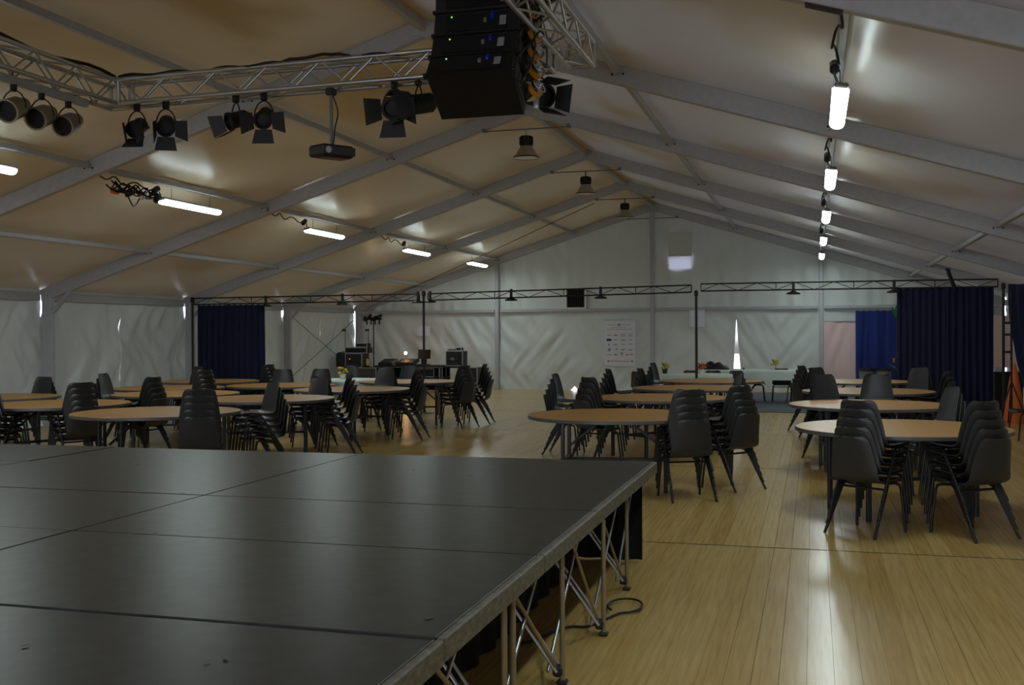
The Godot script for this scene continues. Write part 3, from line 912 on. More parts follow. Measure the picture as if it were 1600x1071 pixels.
	# white tablecloths
	cloth_table("round table under white cloth, before the bright wall slit", Vector3(2.02, 0, 7.77), 0.70, 0.0)
	cloth_table("small table under white cloth, before the sound equipment", Vector3(-4.15, 0, 11.0), 0.60, 0.3)
	var lt := thing("long_table", "long trestle table under white cloth along the gable wall", "table", Vector3(3.0, 0, 4.9))
	part_box("tabletop", Vector3(0, 0.74, -0.35), Vector3(2.7, 0.03, 0.8), M.top, lt, 0.005)
	for s in [-1, 1]:
		for e in [-0.62, -0.08]:
			part_box("leg", Vector3(s * 1.15, 0.36, e), Vector3(0.035, 0.72, 0.035), M.blue_steel, lt, 0.004)
	var CP := func(u: float, v: float) -> Vector3:
		var a := v * 1.3
		var x := (u - 0.5) * 2.76
		if a < 0.25: return Vector3(x, 0.757 - (0.25 - a) * 0.9, -0.77 - 0.01 * sin(x * 14.0))
		if a < 1.05: return Vector3(x, 0.762, -0.77 + (a - 0.25) * 1.05)
		return Vector3(x, 0.757 - (a - 1.05) * 0.9, 0.07 + 0.015 * sin(x * 13.0))
	var st := nb()
	sheet(st, func(u: float, v: float) -> Vector3: return CP.call(u, 1.0 - v), 60, 26, 0.003)
	var cl := obj("tablecloth", st, M.cloth_white)
	cl.position = lt.position
	tag(cl, "white cloth draped over the long table by the gable wall", "tablecloth")
	# flowers in pots
	pot(Vector3(2.12, 0.772, 7.9), M.white, M.orange, "white pot of orange flowers on the white round table")
	pot(Vector3(3.45, 0.768, 4.65), M.chrome, M.yellow, "shiny pot of yellow flowers on the long white table")
	pot(Vector3(1.35, 0.772, 7.6), M.dark_grey, M.yellow, "pot of yellow flowers behind grey chair, under the poster's edge")
	pot(Vector3(-4.25, 0.772, 11.1), M.white, M.yellow, "white pot of yellow flowers on the small white table")
	var jk := nb()
	sheet(jk, func(u: float, v: float) -> Vector3:
		var dx := (u - 0.5) * 0.75; var dz := (v - 0.5) * 0.4
		var h := 0.12 * maxf(0.0, 1.0 - pow(absf(u - 0.5) * 2.0, 3.0)) * maxf(0.0, 1.0 - pow(absf(v - 0.5) * 2.0, 4.0))
		return Vector3(2.05 + dx, 0.775 + h * (1.0 + 0.5 * sin(u * 11.0) * sin(v * 7.0)), 4.6 - dz), 22, 14, 0.01)
	tag(obj("folded_jacket", jk, M.black), "dark jackets heaped on the long white table's end", "jacket")

func cloth_table(label: String, at: Vector3, r: float, turn: float) -> void:
	var t := thing("clothed_table", label, "table", at, turn, "tables under white cloths")
	var st := nb()
	lathe(st, [Vector2(0, 0.735), Vector2(r - 0.01, 0.735), Vector2(r - 0.005, 0.755), Vector2(0, 0.76)], 40)
	obj("tabletop", st, M.top, t)
	for s in [-1, 1]:
		for e in [-1, 1]:
			part_box("leg", Vector3(s * r * 0.6, 0.367, e * r * 0.45), Vector3(0.035, 0.735, 0.035), M.blue_steel, t, 0.004)
	var P := func(u: float, v: float) -> Vector3:
		var a := -u * TAU
		if v < 0.5:
			var q := maxf(v / 0.5, 0.001) * (r + 0.006)
			return Vector3(cos(a) * q, 0.768, sin(a) * q)
		var d := (v - 0.5) / 0.5
		var hang := 0.24 + 0.08 * cos(a * 4.0)
		var q2 := r + 0.008 + d * (0.02 + 0.02 * sin(a * 10.0))
		return Vector3(cos(a) * q2, 0.768 - d * hang, sin(a) * q2)
	st = nb()
	sheet(st, P, 72, 16, 0.003)
	var c := obj("tablecloth", st, M.cloth_white)
	c.position = at
	tag(c, "white cloth over the " + label.replace(" under white cloth", ""), "tablecloth", "white tablecloths")

func pot(at: Vector3, pm: Material, fm: Material, label: String) -> void:
	var t := thing("flower_pot", label, "flowers", at, 0.0, "flower pots on white tables")
	t.scale = Vector3.ONE * 0.8
	var st := nb()
	lathe(st, [Vector2(0, 0), Vector2(0.055, 0), Vector2(0.075, 0.13), Vector2(0.066, 0.13), Vector2(0.0, 0.115)], 20)
	obj("pot", st, pm, t)
	st = nb()
	var fl := nb()
	for i in 16:
		var a := i * 2.4
		var r := 0.03 + 0.085 * sqrt(i / 16.0)
		var tip := Vector3(cos(a) * r, 0.20 + 0.07 * sin(i * 1.9), sin(a) * r)
		tube(st, [Vector3(cos(a) * 0.02, 0.11, sin(a) * 0.02), tip], 0.004, 5)
		lathe(fl, [Vector2(0, -0.018), Vector2(0.02, -0.012), Vector2(0.034, 0.008), Vector2(0.024, 0.02), Vector2(0, 0.012)], 9, Transform3D(Basis(Vector3(sin(a), 0, -cos(a)), -0.5), tip))
		var lf := tip * 0.8 + Vector3(0, 0.02, 0)
		box(st, lf, Vector3(0.06, 0.004, 0.025), 0.0, Basis(Vector3.UP, a) * Basis(Vector3.BACK, 0.6))
	obj("stems", st, M.green, t).set_meta("kind", "stuff")
	obj("blossoms", fl, fm, t).set_meta("kind", "stuff")

# ---------------------------------------------------------------- black ladder truss across the hall
func ladder_trusses() -> void:
	var seg := [[-8.70, 2.29, -3.46, 2.305, "over the dark door curtain"], [-3.28, 2.305, 2.06, 2.385, "across the middle of the hall"], [2.24, 2.405, 7.43, 2.395, "over the navy curtain"]]
	var z := 9.1
	for s in seg:
		var a := Vector3(s[0], s[1], z); var b := Vector3(s[2], s[3], z)
		var t := thing("ladder_truss", "black flat ladder truss " + s[4], "truss", Vector3.ZERO, 0.0, "black ladder trusses")
		var h := Vector3(0, 0.135, 0)
		rod("chord", a, b, 0.014, M.black, t)
		rod("chord", a + h, b + h, 0.014, M.black, t)
		var n := int((b.x - a.x) / 0.34)
		for i in n:
			var p := a.lerp(b, float(i) / n); var q := a.lerp(b, float(i + 1) / n)
			if i % 2 == 0: rod("brace", p, q + h, 0.007, M.black, t, 6)
			else: rod("brace", p + h, q, 0.007, M.black, t, 6)
			if i % 4 == 0: rod("upright", p, p + h, 0.009, M.black, t, 6)
		rod("upright", b, b + h, 0.012, M.black, t, 6)
	for x in [[-3.37, 2.5, "between the two truss spans beside the mixing desk"], [2.15, 2.42, "in front of the white clothed table"], [7.52, 2.46, "at the gap between navy drapes"], [-8.74, 2.45, "beside the dark door curtain at the side wall"]]:
		var t := thing("truss_pole", "thin black upright truss pole " + x[2], "pole", Vector3(x[0], 0, z), 0.0, "truss poles")
		rod("pole", Vector3(0, 0.02, 0), Vector3(0, x[1], 0), 0.024, M.black, t, 12)
		var st := nb()
		lathe(st, [Vector2(0, 0), Vector2(0.20, 0), Vector2(0.20, 0.012), Vector2(0.05, 0.025), Vector2(0.03, 0.06), Vector2(0, 0.06)], 24)
		obj("foot_plate", st, M.black, t)
		part_box("head", Vector3(0, x[1] - 0.06, 0), Vector3(0.07, 0.10, 0.07), M.black, t, 0.01)
	var hang := [[-6.94, "over the dark door curtain"], [-5.16, "over the sound rack"], [-3.48, "just wallward of the desk pole"], [-3.22, "just aisleward of the desk pole"], [-1.50, "above the open aisle"], [0.31, "past the wall vent"], [3.94, "past the bright slit"], [5.70, "at the edge of navy curtain"]]
	for q in hang:
		var y := lerpf(2.29, 2.40, clampf((q[0] + 8.7) / 12.0, 0, 1))
		var t := thing("clamp_light", "small black fitting clamped on the ladder truss " + q[1], "fitting", Vector3(q[0], y, z + 0.03), 0.0, "black fittings on ladder truss")
		part_box("clamp", Vector3(0, 0.05, 0), Vector3(0.05, 0.20, 0.05), M.black, t, 0.008)
		var st := nb()
		lathe(st, [Vector2(0, -0.09), Vector2(0.13, -0.085), Vector2(0.12, -0.06), Vector2(0.04, -0.03), Vector2(0.03, 0.0), Vector2(0, 0)], 16)
		obj("plate", st, M.black, t)

func drape(label: String, at: Vector3, a: Vector3, b: Vector3, top: float, bot: float, folds: float, m: Material, seedv: int, flare := 0.0) -> void:
	var n := FastNoiseLite.new()
	n.seed = seedv
	n.frequency = 1.0
	var d := (b - a)
	var side := d.normalized().cross(Vector3.UP)
	var P := func(u: float, v: float) -> Vector3:
		var w := u * folds * TAU + 1.6 * n.get_noise_2d(u * 5.0, v * 0.6)
		var amp := (0.030 + 0.018 * n.get_noise_2d(u * 7.0, 3.0)) * (1.15 - 0.4 * v)
		var p := a + d * (u + flare * (1.0 - v) * (1.0 - v) * (1.0 - u)) + side * (amp * sin(w) + 0.02 * n.get_noise_2d(u * 3.0, v * 2.0))
		p.y = lerpf(bot, top + 0.008 * sin(u * 40.0), v)
		return p
	var st := nb()
	sheet(st, P, int(folds * 14), 18, 0.004)
	var o := obj("curtain", st, m)
	tag(o, label, "curtain", "")

func curtains() -> void:
	drape("near-black curtain hanging before the door in the side wall", Vector3.ZERO, Vector3(-8.62, 0, 9.1), Vector3(-7.80, 0, 9.1), 2.27, 0.02, 6, M.navy, 1)
	drape("dark navy curtain half beside the near-black one, edge by grey post", Vector3.ZERO, Vector3(-7.86, 0, 9.14), Vector3(-6.98, 0, 9.1), 2.27, 0.02, 6, M.navy, 2)
	drape("navy pleated curtain half hanging nearest the blue cloth", Vector3.ZERO, Vector3(5.75, 0, 9.08), Vector3(6.64, 0, 9.08), 2.39, 0.02, 8, M.navy, 3)
	drape("navy pleated curtain half hanging nearest the tripod stand", Vector3.ZERO, Vector3(6.57, 0, 9.16), Vector3(7.36, 0, 9.1), 2.39, 0.02, 7, M.navy, 4)
	drape("long navy drape swept aside beyond the tripod stand", Vector3.ZERO, Vector3(7.56, 0, 9.3), Vector3(8.75, 0, 11.6), 2.42, 0.05, 11, M.navy, 5, 0.28)
	drape("bright blue cloth hung flat before the pink door panel", Vector3.ZERO, Vector3(5.36, 0, 0.25), Vector3(6.42, 0, 0.25), 2.16, 0.03, 2.5, M.blue, 6)
	var st := nb()
	box(st, Vector3(3.95, 0.006, 4.1), Vector3(2.7, 0.012, 7.0), 0.004)
	tag(obj("carpet", st, M.carpet), "flat grey-blue carpet laid before the bright slit in the wall", "carpet")

# ---------------------------------------------------------------- lighting rig over the stage front
func box_truss(label: String, a: Vector3, b: Vector3, up: Vector3) -> Node3D:
	var t := thing("box_truss", label, "truss", Vector3.ZERO, 0.0, "silver box trusses")
	var w := 0.215
	var d := (b - a).normalized()
	var sd := d.cross(up).normalized() * w * 0.5
	var h := up * w * 0.5
	var c := [sd + h, h - sd, -sd - h, sd - h]
	for v in c:
		rod("chord", a + v, b + v, 0.022, M.alu_bright, t, 10)
	var l := a.distance_to(b)
	var n := int(l / 0.25)
	for f in 4:
		var p0: Vector3 = c[f]; var p1: Vector3 = c[(f + 1) % 4]
		for i in n:
			var p := a.lerp(b, float(i) / n); var q := a.lerp(b, float(i + 1) / n)
			if (i + f) % 2 == 0: rod("brace", p + p0, q + p1, 0.010, M.alu_bright, t, 6)
			else: rod("brace", p + p1, q + p0, 0.010, M.alu_bright, t, 6)
		rod("end_bar", a + p0, a + p1, 0.020, M.alu_bright, t, 8)
		rod("end_bar", b + p0, b + p1, 0.020, M.alu_bright, t, 8)
	return t

func fresnel(label: String, at: Vector3, yaw: float, pitch: float, doors: Array, s := 1.0) -> void:
	var t := thing("stage_spotlight", label, "spotlight", at, 0.0, "black barn-door spotlights")
	var B := Basis(Vector3.UP, yaw) * Basis(Vector3.RIGHT, pitch)
	var o := Vector3(0, -0.20, 0)
	part_box("clamp", Vector3(0, 0.0, 0), Vector3(0.05, 0.09, 0.06), M.black, t, 0.01)
	var st := nb()
	var yb := Basis(Vector3.UP, yaw)
	var pts := []
	for i in 13:
		var a := PI * i / 12.0
		pts.append(o + yb * Vector3(cos(a) * 0.105 * s, sin(a) * 0.155, 0))
	tube(st, pts, 0.007, 6)
	obj("yoke", st, M.black, t)
	st = nb()
	var xf := Transform3D(B * Basis(Vector3.RIGHT, PI / 2), o)
	lathe(st, [Vector2(0, -0.15 * s), Vector2(0.06 * s, -0.15 * s), Vector2(0.085 * s, -0.12 * s), Vector2(0.088 * s, 0.06 * s), Vector2(0.10 * s, 0.065 * s), Vector2(0.10 * s, 0.09 * s), Vector2(0.075 * s, 0.09 * s), Vector2(0.07 * s, 0.05 * s), Vector2(0, 0.045 * s)], 20, xf)
	obj("body", st, M.black, t)
	st = nb()
	lathe(st, [Vector2(0, 0.052 * s), Vector2(0.070 * s, 0.052 * s), Vector2(0.070 * s, 0.056 * s), Vector2(0, 0.062 * s)], 18, xf)
	obj("lens", st, M.dark_grey, t)
	for e in [-1, 1]:
		rod("knob", o + yb * Vector3(e * 0.10 * s, 0, 0), o + yb * Vector3(e * 0.135 * s, 0, 0), 0.014, M.black, t)
	for i in 4:
		if doors[i] <= -9.0: continue
		var turn := B * Basis(Vector3.BACK, PI / 2 * i)
		st = nb()
		var w0 := 0.088 * s; var w1 := 0.118 * s; var ln := 0.155 * s
		var hb := turn * Basis(Vector3.RIGHT, doors[i])
		var hinge: Vector3 = o + turn * Vector3(0, -0.098 * s, 0.092 * s)
		var q := [Vector3(-w0, 0, 0), Vector3(w0, 0, 0), Vector3(w1, 0, ln), Vector3(-w1, 0, ln)]
		var nn := hb * Vector3(0, 0.002, 0)
		var a: Array = q.map(func(v: Vector3) -> Vector3: return hinge + hb * v + nn)
		var b2: Array = q.map(func(v: Vector3) -> Vector3: return hinge + hb * v - nn)
		quad(st, a[0], a[1], a[2], a[3], hb * Vector3.UP)
		quad(st, b2[0], b2[1], b2[2], b2[3], hb * Vector3.DOWN)
		for k in 4:
			quad(st, a[k], a[(k + 1) % 4], b2[(k + 1) % 4], b2[k], ((a[k] + a[(k + 1) % 4]) * 0.5 - (a[0] + a[2]) * 0.5).normalized())
		obj("barn_door", st, M.dark_grey, t)

func par_can(label: String, at: Vector3, dir: Vector3, gel: Material, group: String) -> void:
	var t := thing("par_can", label, "spotlight", at, 0.0, group)
	var y := dir.normalized()
	var x := y.cross(Vector3.UP).normalized()
	var xf := Transform3D(Basis(x, y, x.cross(y)), Vector3(0, -0.17, 0))
	var st := nb()
	lathe(st, [Vector2(0, -0.20), Vector2(0.04, -0.20), Vector2(0.06, -0.17), Vector2(0.075, -0.10), Vector2(0.09, -0.06), Vector2(0.094, 0.10), Vector2(0.10, 0.10), Vector2(0.10, 0.115), Vector2(0.085, 0.115), Vector2(0.082, 0.0), Vector2(0.05, -0.08), Vector2(0, -0.10)], 24, xf)
	obj("can", st, mat(Color(0.62, 0.58, 0.52), 0.35, 0.7), t)
	st = nb()
	lathe(st, [Vector2(0, 0.06), Vector2(0.086, 0.06), Vector2(0.086, 0.065), Vector2(0, 0.066)], 20, xf)
	obj("filter", st, gel, t)
	st = nb()
	var pts := []
	for i in 11:
		var a := PI * i / 10.0
		pts.append(Vector3(0, -0.17, 0) + x * cos(a) * 0.108 + Vector3(0, sin(a) * 0.15, 0))
	tube(st, pts, 0.006, 6)
	obj("yoke", st, M.black, t)
	part_box("clamp", Vector3(0, 0.01, 0), Vector3(0.045, 0.08, 0.05), M.black, t, 0.01)

func rig() -> void:
	var z := 20.9
	var ty := 3.885
	box_truss("silver box truss spanning in front of the stage, carrying the projector", Vector3(-1.90, ty, z), Vector3(2.20, ty + 0.04, z), Vector3.UP)
	box_truss("silver box truss running from corner over the three par cans", Vector3(-2.04, ty, z - 0.12), Vector3(-2.04, ty, 27.5), Vector3.UP)
	box_truss("silver box truss behind the loudspeakers running over the stage", Vector3(2.33, ty + 0.19, 20.3), Vector3(2.33, ty + 0.19, 27.5), Vector3.UP)
	var st := nb()
	var pts := []
	for i in 40:
		var a := i / 39.0
		var x := lerpf(-1.9, 1.2, a)
		pts.append(Vector3(x, ty + 0.135 + 0.012 * sin(a * 40.0) + (0.06 * absf(sin(a * 60.0)) if a > 0.55 and a < 0.75 else 0.0), z + 0.10 + 0.02 * sin(a * 17.0)))
	tube(st, pts, 0.014, 6)
	tag(obj("truss_cable", st, M.black), "black cable run lying along the top of the projector truss", "cable")
	st = nb()
	pts = []
	for i in 30:
		var a := i / 29.0
		pts.append(Vector3(-1.94 + 0.02 * sin(a * 23.0), ty + 0.135 + 0.02 * sin(a * 31.0), lerpf(21.0, 27.0, a)))
	tube(st, pts, 0.016, 6)
	tag(obj("truss_cable", st, M.black), "black cable run lying along the truss above the par cans", "cable")
	# spotlights on the span truss
	fresnel("black spotlight with doors closed down, first from truss corner", Vector3(-1.78, 3.76, z), 0.25, 0.45, [0.35, -0.25, -9.0, -0.25], 0.84)
	fresnel("black spotlight with doors flung wide, second from truss corner", Vector3(-1.47, 3.76, z), 0.5, 0.5, [0.9, 1.1, -9.0, 0.1], 0.84)
	fresnel("black spotlight turned aside, third from truss corner", Vector3(-0.745, 3.77, z), -0.6, 0.35, [0.2, -9.0, -9.0, 0.7], 0.84)
	fresnel("black spotlight with wide doors, fourth from truss corner, wallward of projector", Vector3(-0.46, 3.77, z), 0.3, 0.5, [0.9, 1.2, -9.0, 0.9], 0.84)
	fresnel("black spotlight with wide doors hanging just left of the loudspeakers", Vector3(0.80, 3.79, z), 0.15, 0.4, [1.0, 0.9, -9.0, 0.9], 1.0)
	fresnel("black spotlight tucked against the loudspeaker cabinets, beam turned away", Vector3(1.02, 3.80, z), -0.9, 0.2, [0.2, 0.2, 0.2, 0.2], 1.0)
	fresnel("black spotlight half hidden past the loudspeakers, beside silver cans", Vector3(2.10, 3.80, z), 0.9, 0.2, [0.3, 0.3, 0.3, 0.5], 1.0)
	# three par cans on a bar below the side truss
	rod_thing()
	var pz := [22.17, 21.84, 21.50]
	var pn := ["nearest the photo edge", "middle of the three", "nearest the truss corner"]
	for i in 3:
		par_can("dull silver par can with dark lens under side truss, " + pn[i], Vector3(-2.06, 3.67, pz[i]), Vector3(0.18, -0.42, 1.0), M.black, "par cans under side truss")
	# projector on its pole
	var pj := thing("projector", "black video projector hanging on a grey pole under the truss", "projector", Vector3(0.20, 3.23, z))
	var tl := Basis(Vector3.UP, 0.95) * Basis(Vector3.RIGHT, 0.05)
	part_box("body", Vector3(0, 0, 0), Vector3(0.32, 0.105, 0.27), M.black, pj, 0.02, tl)
	part_box("front_panel", tl * Vector3(0, 0, 0.138), Vector3(0.32, 0.075, 0.01), M.dark_grey, pj, 0.004, tl)
	part_box("vent_plate", tl * Vector3(0.02, -0.056, 0.0), Vector3(0.24, 0.006, 0.18), mat(Color(0.42, 0.22, 0.10), 0.5), pj, 0.002, tl)
	st = nb()
	lathe(st, [Vector2(0, 0.15), Vector2(0.03, 0.15), Vector2(0.034, 0.13), Vector2(0.034, 0.10)], 18, Transform3D(tl * Basis(Vector3.RIGHT, PI / 2), tl * Vector3(-0.11, 0, 0)))
	obj("lens", st, M.chrome, pj)
	rod("pole", Vector3(0, 0.06, 0), Vector3(0, 0.54, 0), 0.016, M.grey, pj)
	part_box("ceiling_clamp", Vector3(0, 0.53, 0), Vector3(0.08, 0.06, 0.08), M.dark_grey, pj, 0.01)
	st = nb()
	pts = []
	for i in 14:
		var a := i / 13.0
		pts.append(Vector3(0.02 + 0.05 * sin(a * PI), lerpf(0.56, 0.06, a), 0.03 + 0.02 * sin(a * 11.0)))
	tube(st, pts, 0.006, 6)
	obj("cord", st, M.black, pj)
	# line array: cabinets one under the other, seen from the back
	var names := ["lowest of the flown stack, tilted steeply", "second from the bottom of the flown stack", "third from the bottom of the flown stack", "fourth from bottom of the flown stack", "topmost of the flown stack, cut by frame"]
	var back := Vector3(1.745, 3.63, 21.74)
	for i in 5:
		var h := 0.195
		var tilt: float = [-0.62, -0.40, -0.22, -0.08, -0.02][i]
		var B := Basis(Vector3.RIGHT, tilt)
		var t := thing("loudspeaker", "black loudspeaker cabinet, " + names[i], "loudspeaker", back + B * Vector3(0, h * 0.5, 0), 0.0, "flown loudspeaker cabinets")
		back += B * Vector3(0, h + 0.004, 0)
		var cab := nb()
		# a wedge that is lower at the back
		var bh := h * 0.5 - 0.004; var fh := h * 0.5 + 0.012; var wx := 0.345
		var pp := [Vector3(-wx, -bh, 0), Vector3(wx, -bh, 0), Vector3(wx, bh, 0), Vector3(-wx, bh, 0), Vector3(-wx, -fh, -0.46), Vector3(wx, -fh, -0.46), Vector3(wx, fh, -0.46), Vector3(-wx, fh, -0.46)]
		for f in [[0, 1, 2, 3], [4, 5, 6, 7], [0, 1, 5, 4], [3, 2, 6, 7], [1, 2, 6, 5], [0, 3, 7, 4]]:
			var q: Array = f.map(func(n: int) -> Vector3: return B * pp[n])
			var nn: Vector3 = (q[1] - q[0]).cross(q[2] - q[0]).normalized()
			var mid: Vector3 = (q[0] + q[2]) * 0.5 - B * Vector3(0, 0, -0.23)
			quad(cab, q[0], q[1], q[2], q[3], nn if nn.dot(mid) > 0 else -nn)
		obj("cabinet", cab, M.black, t)
		part_box("amp_panel", B * Vector3(0, 0, 0.006), Vector3(0.50, h - 0.05, 0.014), M.black_matte, t, 0.004, B)
		part_box("label_plate", B * Vector3(0.225, -0.01, 0.016), Vector3(0.055, 0.08, 0.006), mat(Color(0.55, 0.56, 0.58), 0.6), t, 0.002, B)
		part_box("socket", B * Vector3(0.14, 0.03, 0.02), Vector3(0.03, 0.06, 0.03), M.connector, t, 0.008, B)
		part_box("socket", B * Vector3(0.08, 0.0, 0.018), Vector3(0.028, 0.04, 0.025), M.grey, t, 0.006, B)
		part_box("indicator", B * Vector3(-0.20, 0.05, 0.016), Vector3(0.012, 0.012, 0.008), glow(Color(0.6, 1.0, 0.2), 0.9), t, 0.002, B)
		for s in [-1, 1]:
			part_box("side_plate", B * Vector3(s * 0.35, 0, -0.10), Vector3(0.012, h * 0.8, 0.10), M.dark_grey, t, 0.003, B)
			part_box("grille", B * Vector3(s * 0.348, 0, -0.30), Vector3(0.008, h * 0.7, 0.24), M.dark_grey, t, 0.002, B)
			part_box("rigging_pin", B * Vector3(s * 0.36, -h * 0.42, -0.03), Vector3(0.03, 0.03, 0.05), M.black, t, 0.006, B)
	# cables of the loudspeakers
	for q in 4:
		st = nb()
		pts = []
		for i in 24:
			var a := i / 23.0
			pts.append(Vector3(2.12 + 0.05 * q + 0.10 * sin(a * PI * (1.0 + q * 0.3)), lerpf(4.28, 3.55 + 0.16 * q, a) , 21.55 + 0.06 * sin(a * 7.0 + q)))
		tube(st, pts, 0.009, 6)
		tag(obj("speaker_cable", st, M.black), ["outermost", "second", "third", "innermost"][q] + " black cable hanging beside the silver par bank", "cable", "loudspeaker cables")
	# vertical bank of silver cans with amber filters
	var bk := thing("par_bank", "vertical bank of shiny silver cans with amber filters beside loudspeakers", "spotlights", Vector3(2.17, 3.50, 21.35))
	part_box("bar", Vector3(-0.02, 0.42, -0.14), Vector3(0.04, 1.0, 0.04), M.alu_bright, bk, 0.006)
	for i in 6:
		var yy := 0.04 + 0.145 * i
		var cx := Transform3D(Basis(Vector3.BACK, -1.0) * Basis(Vector3.RIGHT, 0.35), Vector3(0, yy, 0))
		st = nb()
		lathe(st, [Vector2(0, -0.10), Vector2(0.03, -0.10), Vector2(0.055, -0.06), Vector2(0.062, 0.05), Vector2(0.066, 0.06), Vector2(0.055, 0.06), Vector2(0.05, 0.02), Vector2(0, 0.02)], 20, cx)
		obj("can", st, M.chrome, bk)
		st = nb()
		lathe(st, [Vector2(0.0615, -0.012), Vector2(0.0655, -0.01), Vector2(0.0665, 0.03), Vector2(0.064, 0.032)], 20, cx)
		obj("filter_band", st, M.amber, bk)

func rod_thing() -> void:
	var t := thing("hanging_bar", "grey flat bar fixed below the side truss above the par cans", "bar", Vector3(-2.06, 3.73, 22.0))
	beam("bar", Vector3(0, 0, -0.75), Vector3(0, 0, 1.4), 0.05, 0.07, M.alu, t, 0.006)
	for e in [-0.6, 0.5, 1.3]:
		part_box("bracket", Vector3(0, 0.03, e), Vector3(0.06, 0.09, 0.03), M.alu, t, 0.004)

# ---------------------------------------------------------------- sound equipment by the gable wall
func flight_case(label: String, at: Vector3, s: Vector3, face: Material, turn := 0.0, wheels := false) -> Node3D:
	var t := thing("flight_case", label, "case", at, turn, "flight cases")
	var b := 0.10 if wheels else 0.0
	part_box("body", Vector3(0, b + s.y * 0.5, 0), s - Vector3(0.02, 0.02, 0.02), face, t, 0.004)
	for sx in [-1, 1]:
		for sy in [0, 1]:
			part_box("edge_trim", Vector3(0, b + sy * (s.y - 0.02) + 0.01, sx * (s.z * 0.5 - 0.01)), Vector3(s.x, 0.022, 0.022), M.alu, t, 0.003)
		for sz in [-1, 1]:
			part_box("edge_trim", Vector3(sx * (s.x * 0.5 - 0.01), b + s.y * 0.5, sz * (s.z * 0.5 - 0.01)), Vector3(0.022, s.y - 0.03, 0.022), M.alu, t, 0.003)
	if wheels:
		for sx in [-1, 1]:
			for sz in [-1, 1]:
				var st := nb()
				lathe(st, [Vector2(0, -0.015), Vector2(0.045, -0.015), Vector2(0.045, 0.015), Vector2(0, 0.015)], 14, Transform3D(Basis(Vector3.BACK, PI / 2), Vector3(sx * s.x * 0.38, 0.045, sz * s.z * 0.36)))
				obj("wheel", st, M.black, t)
	return t

